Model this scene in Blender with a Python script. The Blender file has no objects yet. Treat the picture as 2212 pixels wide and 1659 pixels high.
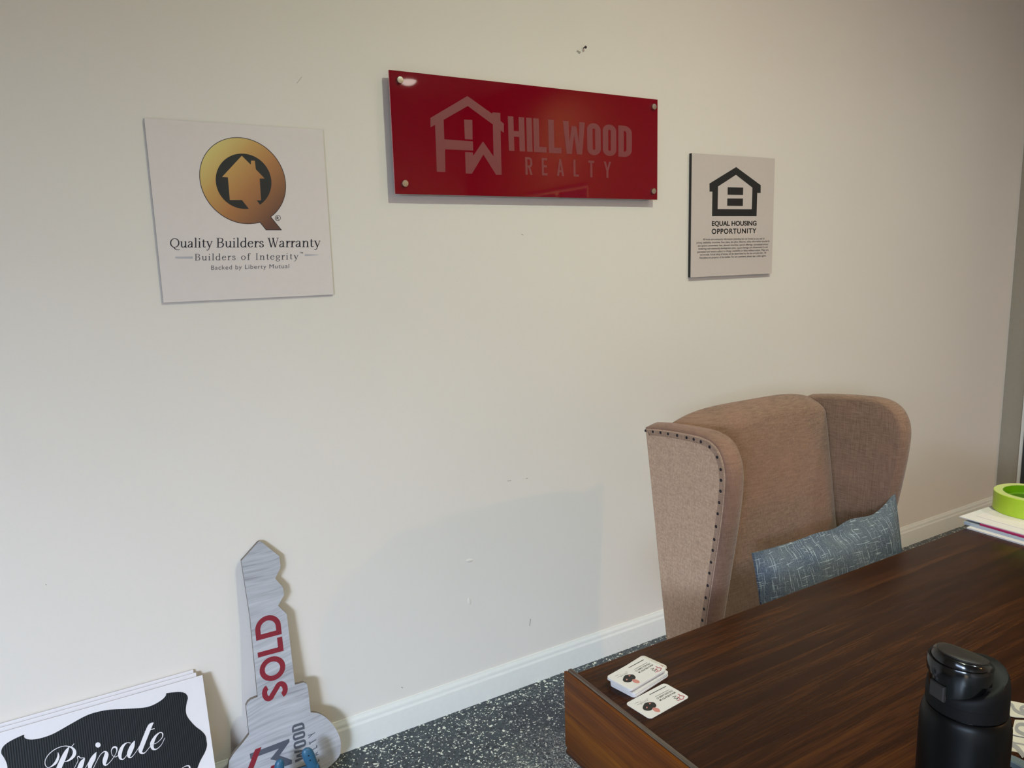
import bpy, bmesh, math, random
from mathutils import Vector, Matrix

random.seed(7)
S = bpy.context.scene
COL = S.collection

# ---------------------------------------------------------------- camera
FPX = 1599.413                      # focal length in pixels of the 2212 x 1659 frame
CAM = Vector((0.0, -2.0223, 1.44236))
R_ = Vector((0.85906175, -0.51108639, -0.02834813))
U_ = Vector((0.10766305, 0.12626843, 0.98613638))
W_ = Vector((0.50042141, 0.85020408, -0.1634975))
cd = bpy.data.cameras.new('camera')
cam = bpy.data.objects.new('camera', cd)
COL.objects.link(cam)
cd.sensor_width = 36.0
cd.sensor_fit = 'HORIZONTAL'
cd.lens = FPX * 36.0 / 2212.0
cd.clip_start = 0.02
m = Matrix.Identity(4)
for i in range(3):
    m[i][0], m[i][1], m[i][2], m[i][3] = R_[i], U_[i], -W_[i], CAM[i]
cam.matrix_world = m
S.camera = cam

# ---------------------------------------------------------------- view, world, daylight
S.view_settings.view_transform = 'Standard'
S.view_settings.look = 'None'
S.view_settings.gamma = 1.0
S.view_settings.use_curve_mapping = False
S.view_settings.exposure = -0.10

world = bpy.data.worlds.new('world')
S.world = world
world.use_nodes = True
world.node_tree.nodes['Background'].inputs[0].default_value = (0.75, 0.86, 1.0, 1)
world.node_tree.nodes['Background'].inputs[1].default_value = 0.25


def area(name, loc, target, sx, sy, color, power, spread=180):
    ld = bpy.data.lights.new(name, 'AREA')
    ld.shape = 'RECTANGLE'
    ld.size, ld.size_y = sx, sy
    ld.color = color
    ld.energy = power
    ld.spread = math.radians(spread)
    lo = bpy.data.objects.new(name, ld)
    lo.location = loc
    d = Vector(target) - Vector(loc)
    lo.rotation_euler = d.to_track_quat('-Z', 'Y').to_euler()
    COL.objects.link(lo)
    return lo


# room: back wall is y = 0, the floor z = 0
XL, XR, YR, ZC = -2.3, 4.247, -6.2, 3.25
# bluish sky light falls in through the wide opening on the left, the sunlit ground outside adds a warm low bounce


def rgb_area(name, loc, target, sx, sy, watts):
    p = max(watts)
    return area(name, loc, target, sx, sy, tuple(w / p for w in watts), p)


rgb_area('sky_far', (XL - 1.2, -5.2, 2.4), (XL + 1, -5.05, 0.9), 0.9, 1.2, [400 * c for c in (0.625, 0.798, 1.0)])
rgb_area('sky_near', (XL - 1.2, -3.7, 2.4), (XL + 1, -3.7, 0.9), 2.8, 1.2, [400 * c for c in (0.625, 0.78, 1.045)])
rgb_area('sky_high', (XL - 2.0, -5.4, 2.9), (XL + 1, -5.0, 0.7), 0.9, 1.2, [800 * c for c in (0.20, 0.245, 0.32)])
rgb_area('ground_bounce', (XL - 0.1, -4.8, 0.45), (XL + 1, -4.8, 0.6), 1.0, 0.9, [80 * c for c in (0.15, 0.12, 0.08)])


# ---------------------------------------------------------------- materials
def lin(c):
    return tuple(((v / 255) / 12.92 if v / 255 <= 0.04045 else ((v / 255 + 0.055) / 1.055) ** 2.4) for v in c) + (1,)


class N:
    """small node helper"""
    def __init__(self, name):
        self.m = bpy.data.materials.new(name)
        self.m.use_nodes = True
        self.t = self.m.node_tree
        self.b = self.t.nodes['Principled BSDF']

    def n(self, kind, **kw):
        x = self.t.nodes.new('ShaderNode' + kind)
        for k, v in kw.items():
            setattr(x, k, v)
        return x

    def link(self, a, b):
        self.t.links.new(a, b)

    def coord(self, scale=(1, 1, 1), kind='Object', rot=(0, 0, 0)):
        tc = self.n('TexCoord')
        mp = self.n('Mapping')
        mp.inputs['Scale'].default_value = scale
        mp.inputs['Rotation'].default_value = rot
        self.link(tc.outputs[kind], mp.inputs['Vector'])
        return mp.outputs['Vector']

    def noise(self, vec, scale, detail=3, rough=0.5, dist=0.0):
        x = self.n('TexNoise')
        x.inputs['Scale'].default_value = scale
        x.inputs['Detail'].default_value = detail
        x.inputs['Roughness'].default_value = rough
        x.inputs['Distortion'].default_value = dist
        self.link(vec, x.inputs['Vector'])
        return x.outputs['Fac']

    def ramp(self, fac, stops, interp='LINEAR'):
        x = self.n('ValToRGB')
        r = x.color_ramp
        r.interpolation = interp
        while len(r.elements) < len(stops):
            r.elements.new(0.5)
        for e, (p, c) in zip(r.elements, stops):
            e.position = p
            e.color = c if len(c) == 4 else tuple(c) + (1,)
        self.link(fac, x.inputs['Fac'])
        return x.outputs['Color']

    def mix(self, fac, a, b, mode='MIX'):
        x = self.n('Mix', data_type='RGBA', blend_type=mode)
        for sock, v in ((x.inputs[0], fac), (x.inputs[6], a), (x.inputs[7], b)):
            if isinstance(v, (int, float)):
                sock.default_value = v
            elif isinstance(v, tuple):
                sock.default_value = v
            else:
                self.link(v, sock)
        return x.outputs[2]

    def math(self, op, a, b=0.0):
        x = self.n('Math', operation=op)
        for s, v in ((x.inputs[0], a), (x.inputs[1], b)):
            if isinstance(v, (int, float)):
                s.default_value = v
            else:
                self.link(v, s)
        return x.outputs[0]

    def bump(self, h, strength, dist=0.001):
        x = self.n('Bump')
        x.inputs['Strength'].default_value = strength
        x.inputs['Distance'].default_value = dist
        self.link(h, x.inputs['Height'])
        self.link(x.outputs[0], self.b.inputs['Normal'])

    def out(self, color=None, rough=0.5, metal=0.0, spec=0.5, coat=0.0, coat_rough=0.05):
        i = self.b.inputs
        if color is not None:
            if isinstance(color, tuple):
                i['Base Color'].default_value = color
            else:
                self.link(color, i['Base Color'])
        if isinstance(rough, (int, float)):
            i['Roughness'].default_value = rough
        else:
            self.link(rough, i['Roughness'])
        i['Metallic'].default_value = metal
        i['Specular IOR Level'].default_value = spec
        i['Coat Weight'].default_value = coat
        i['Coat Roughness'].default_value = coat_rough
        return self.m


def plain(name, rgb, rough=0.5, metal=0.0, spec=0.5, var=0.04, coat=0.0):
    k = N(name)
    v = k.coord()
    c = lin(rgb)
    lo = tuple(x * (1 - var) for x in c[:3]) + (1,)
    hi = tuple(min(1, x * (1 + var)) for x in c[:3]) + (1,)
    col = k.ramp(k.noise(v, 60, 3), [(0.3, lo), (0.7, hi)])
    return k.out(col, rough, metal, spec, coat)


M = {}


def wall_paint():
    k = N('wall_paint')
    v = k.coord()
    a = k.noise(v, 1.3, 3)
    c = k.ramp(a, [(0.25, lin((223, 213, 204))), (0.75, lin((227, 217, 208)))])
    k.bump(k.noise(v, 160, 3), 0.12, 0.0006)
    return k.out(c, 0.6, spec=0.3)


def floor_epoxy():
    k = N('epoxy_flake_floor')
    tc = k.coord()
    wob = k.n('TexNoise')
    wob.inputs['Scale'].default_value = 60
    k.link(tc, wob.inputs['Vector'])
    vm = k.n('VectorMath', operation='SCALE')
    vm.inputs['Scale'].default_value = 0.012
    k.link(wob.outputs['Color'], vm.inputs[0])
    va = k.n('VectorMath', operation='ADD')
    k.link(tc, va.inputs[0])
    k.link(vm.outputs[0], va.inputs[1])
    base = lin((54, 62, 68))
    dark = lin((22, 24, 30))
    white = lin((225, 224, 210))
    grey = lin((112, 116, 118))
    stone = lin((150, 148, 136))

    def layer(scale, stops):
        vo = k.n('TexVoronoi')
        vo.inputs['Scale'].default_value = scale
        k.link(va.outputs[0], vo.inputs['Vector'])
        sp = k.n('SeparateColor')
        k.link(vo.outputs['Color'], sp.inputs[0])
        return k.ramp(sp.outputs[0], stops, 'CONSTANT'), sp.outputs[1]
    c1, _ = layer(240, [(0.0, base), (0.66, dark), (0.78, grey), (0.86, base), (0.90, white)])
    c2, g = layer(135, [(0.0, base), (0.80, dark), (0.90, white)])
    dense, _ = layer(310, [(0.0, base), (0.36, stone), (0.6, dark), (0.75, grey), (0.92, white)])
    sel = k.math('GREATER_THAN', g, 0.72)
    c = k.mix(sel, c1, c2)
    # flakes were thrown more thickly in patches
    patch = k.ramp(k.noise(k.coord(), 2.3, 3, 0.6), [(0.38, (0, 0, 0)), (0.48, (1, 1, 1))])
    sep = k.n('SeparateXYZ')
    k.link(k.coord(), sep.inputs[0])
    far = k.ramp(k.math('ADD', k.math('MULTIPLY', sep.outputs[1], -1.0), k.math('MULTIPLY', k.noise(k.coord(), 5, 2), 0.35)), [(0.42, (0, 0, 0)), (0.62, (1, 1, 1))])
    patch = k.mix(1.0, patch, far, 'MULTIPLY')
    c = k.mix(patch, c, dense)
    return k.out(c, 0.32, spec=0.45)


def wood(name, axis, tones, rough, scale=1.0, coat=0.3, spec=0.5):
    k = N(name)
    sc = [26 * scale] * 3
    sc[axis] = 1.3 * scale
    v = k.coord(tuple(sc))
    a = k.noise(v, 1.0, 6, 0.66, 0.9)
    sc2 = [300 * scale] * 3
    sc2[axis] = 9 * scale
    b = k.noise(k.coord(tuple(sc2)), 1.0, 3, 0.6)
    sc3 = [6 * scale] * 3
    sc3[axis] = 0.8
    big = k.noise(k.coord(tuple(sc3)), 1.0, 2, 0.5)
    f = k.math('ADD', k.math('MULTIPLY', a, 0.52), k.math('ADD', k.math('MULTIPLY', b, 0.26), k.math('MULTIPLY', big, 0.22)))
    c = k.ramp(f, [(0.34, lin(tones[0])), (0.5, lin(tones[1])), (0.66, lin(tones[2]))])
    return k.out(c, rough, spec=spec, coat=coat, coat_rough=0.16)


def linen(name, lo, hi, scale=1.0, mottled=0.0, tint=None):
    k = N(name)
    h = k.noise(k.coord((34 * scale, 34 * scale, 620 * scale)), 1.0, 3, 0.6)
    vv = k.noise(k.coord((620 * scale, 620 * scale, 26 * scale)), 1.0, 3, 0.6)
    f = k.math('MULTIPLY', k.math('ADD', h, vv), 0.5)
    c = k.ramp(f, [(0.38, lin(lo)), (0.62, lin(hi))])
    if tint:
        t = k.ramp(k.noise(k.coord(), 4.0, 2, 0.5), [(0.42, (0, 0, 0)), (0.62, (1, 1, 1))])
        c = k.mix(k.math('MULTIPLY', t, 0.45), c, lin(tint))
    if mottled:
        sp = k.noise(k.coord(), 170, 6, 0.78)
        c = k.mix(mottled, c, k.ramp(sp, [(0.30, lin((146, 114, 94))), (0.5, lin((194, 160, 134))), (0.70, lin((228, 200, 164)))]))
    k.bump(f, 0.5, 0.0012)
    k.b.inputs['Sheen Weight'].default_value = 0.15
    return k.out(c, 0.9, spec=0.15)


def denim():
    k = N('blue_slub_weave')
    f = k.noise(k.coord((420, 420, 420)), 1.0, 2, 0.6)
    c = k.ramp(f, [(0.34, lin((62, 71, 82))), (0.66, lin((114, 121, 128)))])
    patch = k.ramp(k.noise(k.coord(), 9, 2), [(0.4, lin((78, 88, 106))), (0.65, lin((106, 111, 116)))])
    c = k.mix(0.4, c, patch)
    bend = k.n('TexNoise')
    bend.inputs['Scale'].default_value = 5
    k.link(k.coord(), bend.inputs['Vector'])

    def slubs(sc, thr, lin_w):
        mp = k.n('Mapping')
        mp.inputs['Scale'].default_value = sc
        sub = k.n('VectorMath', operation='SCALE')
        sub.inputs['Scale'].default_value = 0.03
        k.link(bend.outputs['Color'], sub.inputs[0])
        ad = k.n('VectorMath', operation='ADD')
        k.link(k.coord(), ad.inputs[0])
        k.link(sub.outputs[0], ad.inputs[1])
        k.link(ad.outputs[0], mp.inputs['Vector'])
        return k.ramp(k.noise(mp.outputs[0], 1.0, 1.5, 0.5), [(thr, (0, 0, 0)), (thr + lin_w, (1, 1, 1))])
    s1 = slubs((400, 4, 20), 0.60, 0.05)
    s2 = slubs((24, 4, 420), 0.635, 0.05)
    dash = k.ramp(k.noise(k.coord((60, 4, 420)), 1.0, 1), [(0.36, (0.15, 0.15, 0.15)), (0.48, (1, 1, 1))])
    s1 = k.mix(1.0, s1, dash, 'MULTIPLY')
    m1 = k.mix(1.0, s1, s2, 'LIGHTEN')
    c = k.mix(k.math('MULTIPLY', m1, 0.58), c, lin((196, 206, 208)))
    k.bump(f, 0.6, 0.0015)
    return k.out(c, 0.92, spec=0.1)


def grey_wood():
    k = N('grey_wood_print')
    v0 = k.coord()
    bend = k.n('TexNoise')
    bend.inputs['Scale'].default_value = 4
    bend.inputs['Detail'].default_value = 1
    k.link(v0, bend.inputs['Vector'])
    sub = k.n('VectorMath', operation='SCALE')
    sub.inputs['Scale'].default_value = 0.06
    k.link(bend.outputs['Color'], sub.inputs[0])
    ad = k.n('VectorMath', operation='ADD')
    k.link(k.coord(rot=(0, math.radians(8), 0)), ad.inputs[0])
    k.link(sub.outputs[0], ad.inputs[1])
    mp = k.n('Mapping')
    mp.inputs['Scale'].default_value = (7, 7, 120)
    k.link(ad.outputs[0], mp.inputs['Vector'])
    a = k.noise(mp.outputs[0], 1.0, 4, 0.6)
    mp2 = k.n('Mapping')
    mp2.inputs['Scale'].default_value = (2.5, 2.5, 22)
    k.link(ad.outputs[0], mp2.inputs['Vector'])
    b = k.noise(mp2.outputs[0], 1.0, 2, 0.5)
    f = k.math('ADD', k.math('MULTIPLY', a, 0.6), k.math('MULTIPLY', b, 0.4))
    c = k.ramp(f, [(0.34, lin((142, 140, 145))), (0.44, lin((168, 167, 172))), (0.56, lin((182, 181, 186))), (0.70, lin((196, 195, 199)))])
    return k.out(c, 0.45, spec=0.4)


def gold_print():
    k = N('gold_gradient_print')
    tc = k.n('TexCoord')
    sp = k.n('SeparateXYZ')
    k.link(tc.outputs['Object'], sp.inputs[0])
    # the printed ramp: pale gold top left to dark brown bottom right, in board coordinates
    t = k.math('SUBTRACT', k.math('MULTIPLY', k.math('ADD', sp.outputs[0], 0.085), 2.3), k.math('MULTIPLY', k.math('SUBTRACT', sp.outputs[2], 0.17), 2.2))
    c = k.ramp(t, [(0.04, lin((214, 196, 122))), (0.26, lin((196, 152, 88))), (0.46, lin((172, 116, 70))), (0.78, lin((98, 64, 54)))])
    return k.out(c, 0.4)


def fade_bar():
    return plain('pale_grey_ink', (178, 172, 180), 0.5)


M['wall'] = wall_paint()
M['wall_dark'] = plain('greige_wall_tone', (158, 148, 134), 0.65, spec=0.3, var=0.02)  # right wall only: one even tone, darker than the other walls
M['ceiling'] = plain('ceiling_paint', (226, 220, 210), 0.8, var=0.02)
M['trim'] = plain('trim_paint', (226, 222, 216), 0.38, var=0.015)
M['floor'] = floor_epoxy()
M['desk_top'] = wood('dark_walnut_top', 0, [(27, 11, 5), (46, 22, 9), (80, 44, 17)], 0.24, scale=1.25, coat=0.0, spec=0.15)
M['desk_end'] = wood('brown_walnut_end', 1, [(62, 29, 8), (98, 50, 9), (132, 77, 15)], 0.36, scale=1.2, coat=0.0, spec=0.15)
M['linen'] = linen('taupe_linen', (104, 78, 63), (142, 112, 92), tint=(148, 106, 88))
M['felt'] = linen('taupe_felt', (168, 136, 112), (212, 176, 146), mottled=0.5)
M['trim_tape'] = linen('taupe_tape', (140, 110, 91), (176, 144, 120))
M['seam'] = plain('dark_taupe_seam', (62, 46, 40), 0.9, spec=0.1)
M['nail'] = plain('dark_bronze', (44, 36, 40), 0.35, 0.6)
M['denim'] = denim()
M['board_white'] = plain('white_sign_face', (220, 207, 203), 0.42, var=0.01)
M['board_grey'] = plain('grey_white_sign_face', (202, 188, 182), 0.42, var=0.01)
M['board_core'] = plain('black_sign_core', (24, 22, 28), 0.5)
M['ink_black'] = plain('black_ink', (30, 29, 30), 0.5)
M['ink_navy'] = plain('dark_violet_ink', (38, 34, 46), 0.5)
M['ink_grey'] = plain('grey_ink', (92, 88, 96), 0.5)
M['bar_grey'] = fade_bar()
M['gold'] = gold_print()
M['red'] = plain('red_acrylic', (120, 0, 22), 0.025, spec=0.4, var=0.01)
M['red_edge'] = plain('acrylic_edge', (222, 150, 160), 0.25, var=0.02)
M['frost'] = plain('frosted_lettering', (124, 54, 57), 0.42, var=0.02)
M['steel'] = plain('brushed_steel', (190, 186, 178), 0.28, 1.0)
M['plastic_white'] = plain('corrugated_white_plastic', (220, 213, 216), 0.45, var=0.01, spec=0.3)
M['key'] = grey_wood()
M['key_edge'] = plain('key_core', (120, 108, 98), 0.6)
M['ink_red'] = plain('deep_red_ink', (132, 36, 48), 0.45)
M['ink_slate'] = plain('slate_ink', (86, 88, 98), 0.45)
M['card'] = plain('card_stock', (214, 207, 204), 0.5, var=0.01, spec=0.3)
M['ink_skin'] = plain('portrait_skin_ink', (196, 126, 116), 0.5)
M['ink_card_red'] = plain('card_red_ink', (170, 34, 66), 0.5)
M['blue_plastic'] = plain('blue_plastic', (46, 92, 122), 0.42)
M['bottle'] = plain('matte_black_coat', (5, 5, 5), 0.40, var=0.05, spec=0.17)
M['gloss_black'] = plain('gloss_black_plastic', (8, 8, 8), 0.16, spec=0.4)
M['rubber_black'] = plain('soft_black_plastic', (10, 9, 9), 0.58, spec=0.17)
M['cover_pad'] = plain('brown_black_pad', (34, 28, 25), 0.5, spec=0.3)
M['button_grey'] = plain('charcoal_button', (46, 43, 41), 0.5, spec=0.2)
M['lime'] = plain('lime_green_tape', (170, 196, 44), 0.35, var=0.03)
M['lime_side'] = plain('pale_lime_tape_edge', (184, 190, 116), 0.5, var=0.02)
M['lime_core'] = plain('green_core_plastic', (92, 140, 10), 0.2)
M['paper'] = plain('white_paper', (212, 203, 199), 0.6, var=0.01)
M['sleeve'] = plain('grey_plastic_sleeve', (168, 172, 180), 0.25)
M['magenta'] = plain('magenta_cover', (158, 30, 82), 0.4)
M['cream'] = plain('cream_card', (194, 184, 168), 0.6)
M['swirl'] = plain('grey_swirl_ink', (138, 133, 131), 0.6)
M['ring'] = plain('blue_grey_plastic', (84, 93, 96), 0.45)
M['plate'] = plain('white_switch_plastic', (214, 206, 192), 0.4)
M['door'] = plain('dark_door_paint', (40, 46, 50), 0.5)
M['edge_grey'] = plain('polished_rail', (134, 126, 119), 0.22, metal=0.9, var=0.06)


def emit(name, rgb, strength):
    k = N(name)
    k.b.inputs['Base Color'].default_value = (0.8, 0.8, 0.8, 1)
    k.b.inputs['Emission Color'].default_value = rgb + (1,)
    k.b.inputs['Emission Strength'].default_value = strength
    return k.m


def black_label():
    """black print on fluted plastic: fine vertical ribs"""
    k = N('black_fluted_print')
    w = k.n('TexWave', wave_type='BANDS', bands_direction='X')
    w.inputs['Scale'].default_value = 62
    w.inputs['Distortion'].default_value = 0.3
    k.link(k.coord(), w.inputs['Vector'])
    c = k.ramp(w.outputs['Fac'], [(0.2, lin((23, 25, 27))), (0.8, lin((31, 33, 36)))])
    k.bump(w.outputs['Fac'], 0.35, 0.001)
    return k.out(c, 0.5, spec=0.22)


M['label_black'] = black_label()


# ---------------------------------------------------------------- object helpers
def link(name, me, mat=None, parent=None, smooth=False):
    o = bpy.data.objects.new(name, me)
    COL.objects.link(o)
    if mat is not None:
        for x in (mat if isinstance(mat, (list, tuple)) else [mat]):
            me.materials.append(x)
    if parent is not None:
        o.parent = parent
    if smooth:
        for p in me.polygons:
            p.use_smooth = True
    return o


def from_bm(name, bm, mat=None, parent=None, smooth=False, angle=None):
    bmesh.ops.recalc_face_normals(bm, faces=bm.faces[:])
    me = bpy.data.meshes.new(name)
    bm.to_mesh(me)
    bm.free()
    o = link(name, me, mat, parent, smooth)
    if angle:
        for p in me.polygons:
            p.use_smooth = True
        me.set_sharp_from_angle(angle=math.radians(angle))
    return o


def thing(name, label, cat, loc=(0, 0, 0), rotz=0.0, group=None):
    o = bpy.data.objects.new(name, None)
    o.empty_display_size = 0.05
    COL.objects.link(o)
    o.location = loc
    o.rotation_euler = (0, 0, rotz)
    o['label'] = label
    o['category'] = cat
    if group:
        o['group'] = group
    return o


def tag(o, label, cat, group=None):
    o['label'] = label
    o['category'] = cat
    if group:
        o['group'] = group
    return o


def struct(o):
    o['kind'] = 'structure'
    return o


def box_bm(lo, hi, bevel=0.0, seg=2, bm=None):
    own = bm is None
    if own:
        bm = bmesh.new()
    vs = [bm.verts.new((x, y, z)) for x in (lo[0], hi[0]) for y in (lo[1], hi[1]) for z in (lo[2], hi[2])]
    idx = [(0, 1, 3, 2), (4, 6, 7, 5), (0, 4, 5, 1), (2, 3, 7, 6), (0, 2, 6, 4), (1, 5, 7, 3)]
    fs = [bm.faces.new([vs[i] for i in f]) for f in idx]
    if bevel:
        es = list({e for f in fs for e in f.edges})
        bmesh.ops.bevel(bm, geom=es, offset=bevel, segments=seg, affect='EDGES', profile=0.5)
    return bm


def cat_rom(pts, n=8, closed=False):
    """Catmull-Rom through 2D/3D points"""
    P = [Vector(p) for p in pts]
    out = []
    L = len(P)
    rng = range(L) if closed else range(L - 1)
    for i in rng:
        if closed:
            a, b, c, d = P[i - 1], P[i], P[(i + 1) % L], P[(i + 2) % L]
        else:
            a, b, c, d = P[max(i - 1, 0)], P[i], P[i + 1], P[min(i + 2, L - 1)]
        for k in range(n):
            t = k / n
            out.append(0.5 * ((2 * b) + (c - a) * t + (2 * a - 5 * b + 4 * c - d) * t * t + (3 * b - a - 3 * c + d) * t ** 3))
    if not closed:
        out.append(P[-1])
    return out


def prism_bm(outline, to3, normal, depth, bevel=0.0, seg=1):
    """solid from a 2D outline; to3 maps a 2D point to the front face, the solid goes back by depth along -normal"""
    bm = bmesh.new()
    nrm = Vector(normal)
    f = [bm.verts.new(to3(p)) for p in outline]
    b = [bm.verts.new(Vector(to3(p)) - nrm * depth) for p in outline]
    n = len(f)
    front = bm.faces.new(f)
    back = bm.faces.new(b[::-1])
    for i in range(n):
        j = (i + 1) % n
        bm.faces.new((f[i], b[i], b[j], f[j]))
    if bevel:
        es = [e for e in front.edges] + [e for e in back.edges]
        bmesh.ops.bevel(bm, geom=es, offset=bevel, segments=seg, affect='EDGES')
    return bm


def lathe_bm(profile, seg=48, bm=None, center=(0, 0, 0), cap=True):
    bm = bm or bmesh.new()
    rings = []
    for r, z in profile:
        rings.append([bm.verts.new((center[0] + r * math.cos(2 * math.pi * k / seg), center[1] + r * math.sin(2 * math.pi * k / seg), center[2] + z)) for k in range(seg)])
    for a, b in zip(rings, rings[1:]):
        for k in range(seg):
            bm.faces.new((a[k], a[(k + 1) % seg], b[(k + 1) % seg], b[k]))
    if cap:
        bm.faces.new(rings[0][::-1])
        bm.faces.new(rings[-1])
    return bm


def loft_bm(rings, cap=True):
    """rings: lists of 3D points, same count, closed"""
    bm = bmesh.new()
    R = [[bm.verts.new(p) for p in r] for r in rings]
    n = len(R[0])
    for a, b in zip(R, R[1:]):
        for k in range(n):
            bm.faces.new((a[k], a[(k + 1) % n], b[(k + 1) % n], b[k]))
    if cap:
        bm.faces.new(R[0][::-1])
        bm.faces.new(R[-1])
    return bm


def on_plane(p, P0, n):
    """the point of a real plane (P0, n) that the photograph shows at pixel p"""
    d = (R_ * (p[0] - 1106.0) - U_ * (p[1] - 829.5)) / FPX + W_
    n = Vector(n)
    t = (Vector(P0) - CAM).dot(n) / d.dot(n)
    return CAM + d * t


# ---------------------------------------------------------------- print: flat shapes and lettering on a face
class Print:
    """flat ink shapes on one face; to3 maps drawing coordinates to points of that face"""
    def __init__(self, to3, normal, lift=0.0005):
        self.to3, self.n, self.lift = to3, Vector(normal), lift
        self.bm = bmesh.new()
        self.k = 0

    def _v(self, p):
        return self.bm.verts.new(Vector(self.to3((p[0], p[1]))) + self.n * (self.lift + self.k * 4e-6))

    def poly(self, pts):
        self.k += 1
        vs = [self._v(p) for p in pts]
        f = self.bm.faces.new(vs)
        f.normal_update()
        bmesh.ops.triangulate(self.bm, faces=[f], ngon_method='BEAUTY')

    def stroke(self, pts, w, closed=False):
        """ribbon along pts; w a number or one width per point; corners mitred"""
        self.k += 1
        P = [Vector((p[0], p[1])) for p in pts]
        n = len(P)
        ws = w if isinstance(w, (list, tuple)) else [w] * n
        L, Rr = [], []
        for i in range(n):
            if closed:
                a, c = P[i - 1], P[(i + 1) % n]
            else:
                a, c = P[max(i - 1, 0)], P[min(i + 1, n - 1)]
            d1 = (P[i] - a)
            d2 = (c - P[i])
            if d1.length < 1e-9:
                d1 = d2
            if d2.length < 1e-9:
                d2 = d1
            d1.normalize()
            d2.normalize()
            t = (d1 + d2)
            if t.length < 1e-6:
                t = d1.copy()
            t.normalize()
            nn = Vector((-t.y, t.x))
            s = 1.0 / max(0.45, t.dot(d1))
            L.append(P[i] + nn * ws[i] * 0.5 * s)
            Rr.append(P[i] - nn * ws[i] * 0.5 * s)
        l = [self._v(p) for p in L]
        r = [self._v(p) for p in Rr]
        for i in range(n if closed else n - 1):
            j = (i + 1) % n
            try:
                self.bm.faces.new((l[i], r[i], r[j], l[j]))
            except ValueError:
                pass

    def disc(self, c, rx, ry=None, n=24):
        ry = ry or rx
        self.poly([(c[0] + rx * math.cos(2 * math.pi * i / n), c[1] + ry * math.sin(2 * math.pi * i / n)) for i in range(n)])

    def glyphs(self, polys, quad, bounds):
        """polys: list of triangle/quad faces in unit space (x right, y up); quad: TL, TR, BR, BL in drawing space"""
        self.k += 1
        x0, y0, x1, y1 = bounds
        TL, TR, BR, BL = [Vector((q[0], q[1])) for q in quad]
        cache = {}

        def mp(p):
            u = (p[0] - x0) / (x1 - x0)
            v = (p[1] - y0) / (y1 - y0)
            return (BL * (1 - u) + BR * u) * (1 - v) + (TL * (1 - u) + TR * u) * v
        for f in polys:
            vs = []
            for p in f:
                key = (round(p[0], 5), round(p[1], 5), len(p) > 2 and p[2])
                if key not in cache:
                    cache[key] = self._v(mp(p))
                vs.append(cache[key])
            if len(set(vs)) > 2:
                try:
                    self.bm.faces.new(vs)
                except ValueError:
                    pass

    def make(self, name, mat, parent):
        # all ink faces look along the face normal
        for f in self.bm.faces:
            f.normal_update()
            if f.normal.dot(self.n) < 0:
                f.normal_flip()
        if parent is not None:
            bmesh.ops.transform(self.bm, matrix=parent_inv(parent), verts=self.bm.verts[:])
        me = bpy.data.meshes.new(name)
        self.bm.to_mesh(me)
        self.bm.free()
        return link(name, me, mat, parent)


def parent_inv(p):
    mm = Matrix.Translation(p.location) @ p.rotation_euler.to_matrix().to_4x4()
    return mm.inverted()


def ribbon(pts, w, closed=False):
    """quads of a constant-width stroke in unit space"""
    P = [Vector((p[0], p[1])) for p in pts]
    n = len(P)
    ws = w if isinstance(w, (list, tuple)) else [w] * n
    L, Rr = [], []
    for i in range(n):
        a = P[i - 1] if (closed or i > 0) else P[i]
        c = P[(i + 1) % n] if (closed or i < n - 1) else P[i]
        d1, d2 = P[i] - a, c - P[i]
        if d1.length < 1e-9:
            d1 = d2.copy()
        if d2.length < 1e-9:
            d2 = d1.copy()
        d1.normalize()
        d2.normalize()
        t = d1 + d2
        if t.length < 1e-6:
            t = d1.copy()
        t.normalize()
        nn = Vector((-t.y, t.x))
        s = 1.0 / max(0.5, t.dot(d1))
        L.append(P[i] + nn * ws[i] * 0.5 * s)
        Rr.append(P[i] - nn * ws[i] * 0.5 * s)
    out = []
    for i in range(n if closed else n - 1):
        j = (i + 1) % n
        out.append([(L[i].x, L[i].y), (Rr[i].x, Rr[i].y), (Rr[j].x, Rr[j].y), (L[j].x, L[j].y)])
    return out


def arc(cx, cy, rx, ry, a0, a1, n=10):
    return [(cx + rx * math.cos(math.radians(a0 + (a1 - a0) * i / n)), cy + ry * math.sin(math.radians(a0 + (a1 - a0) * i / n))) for i in range(n + 1)]


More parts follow.
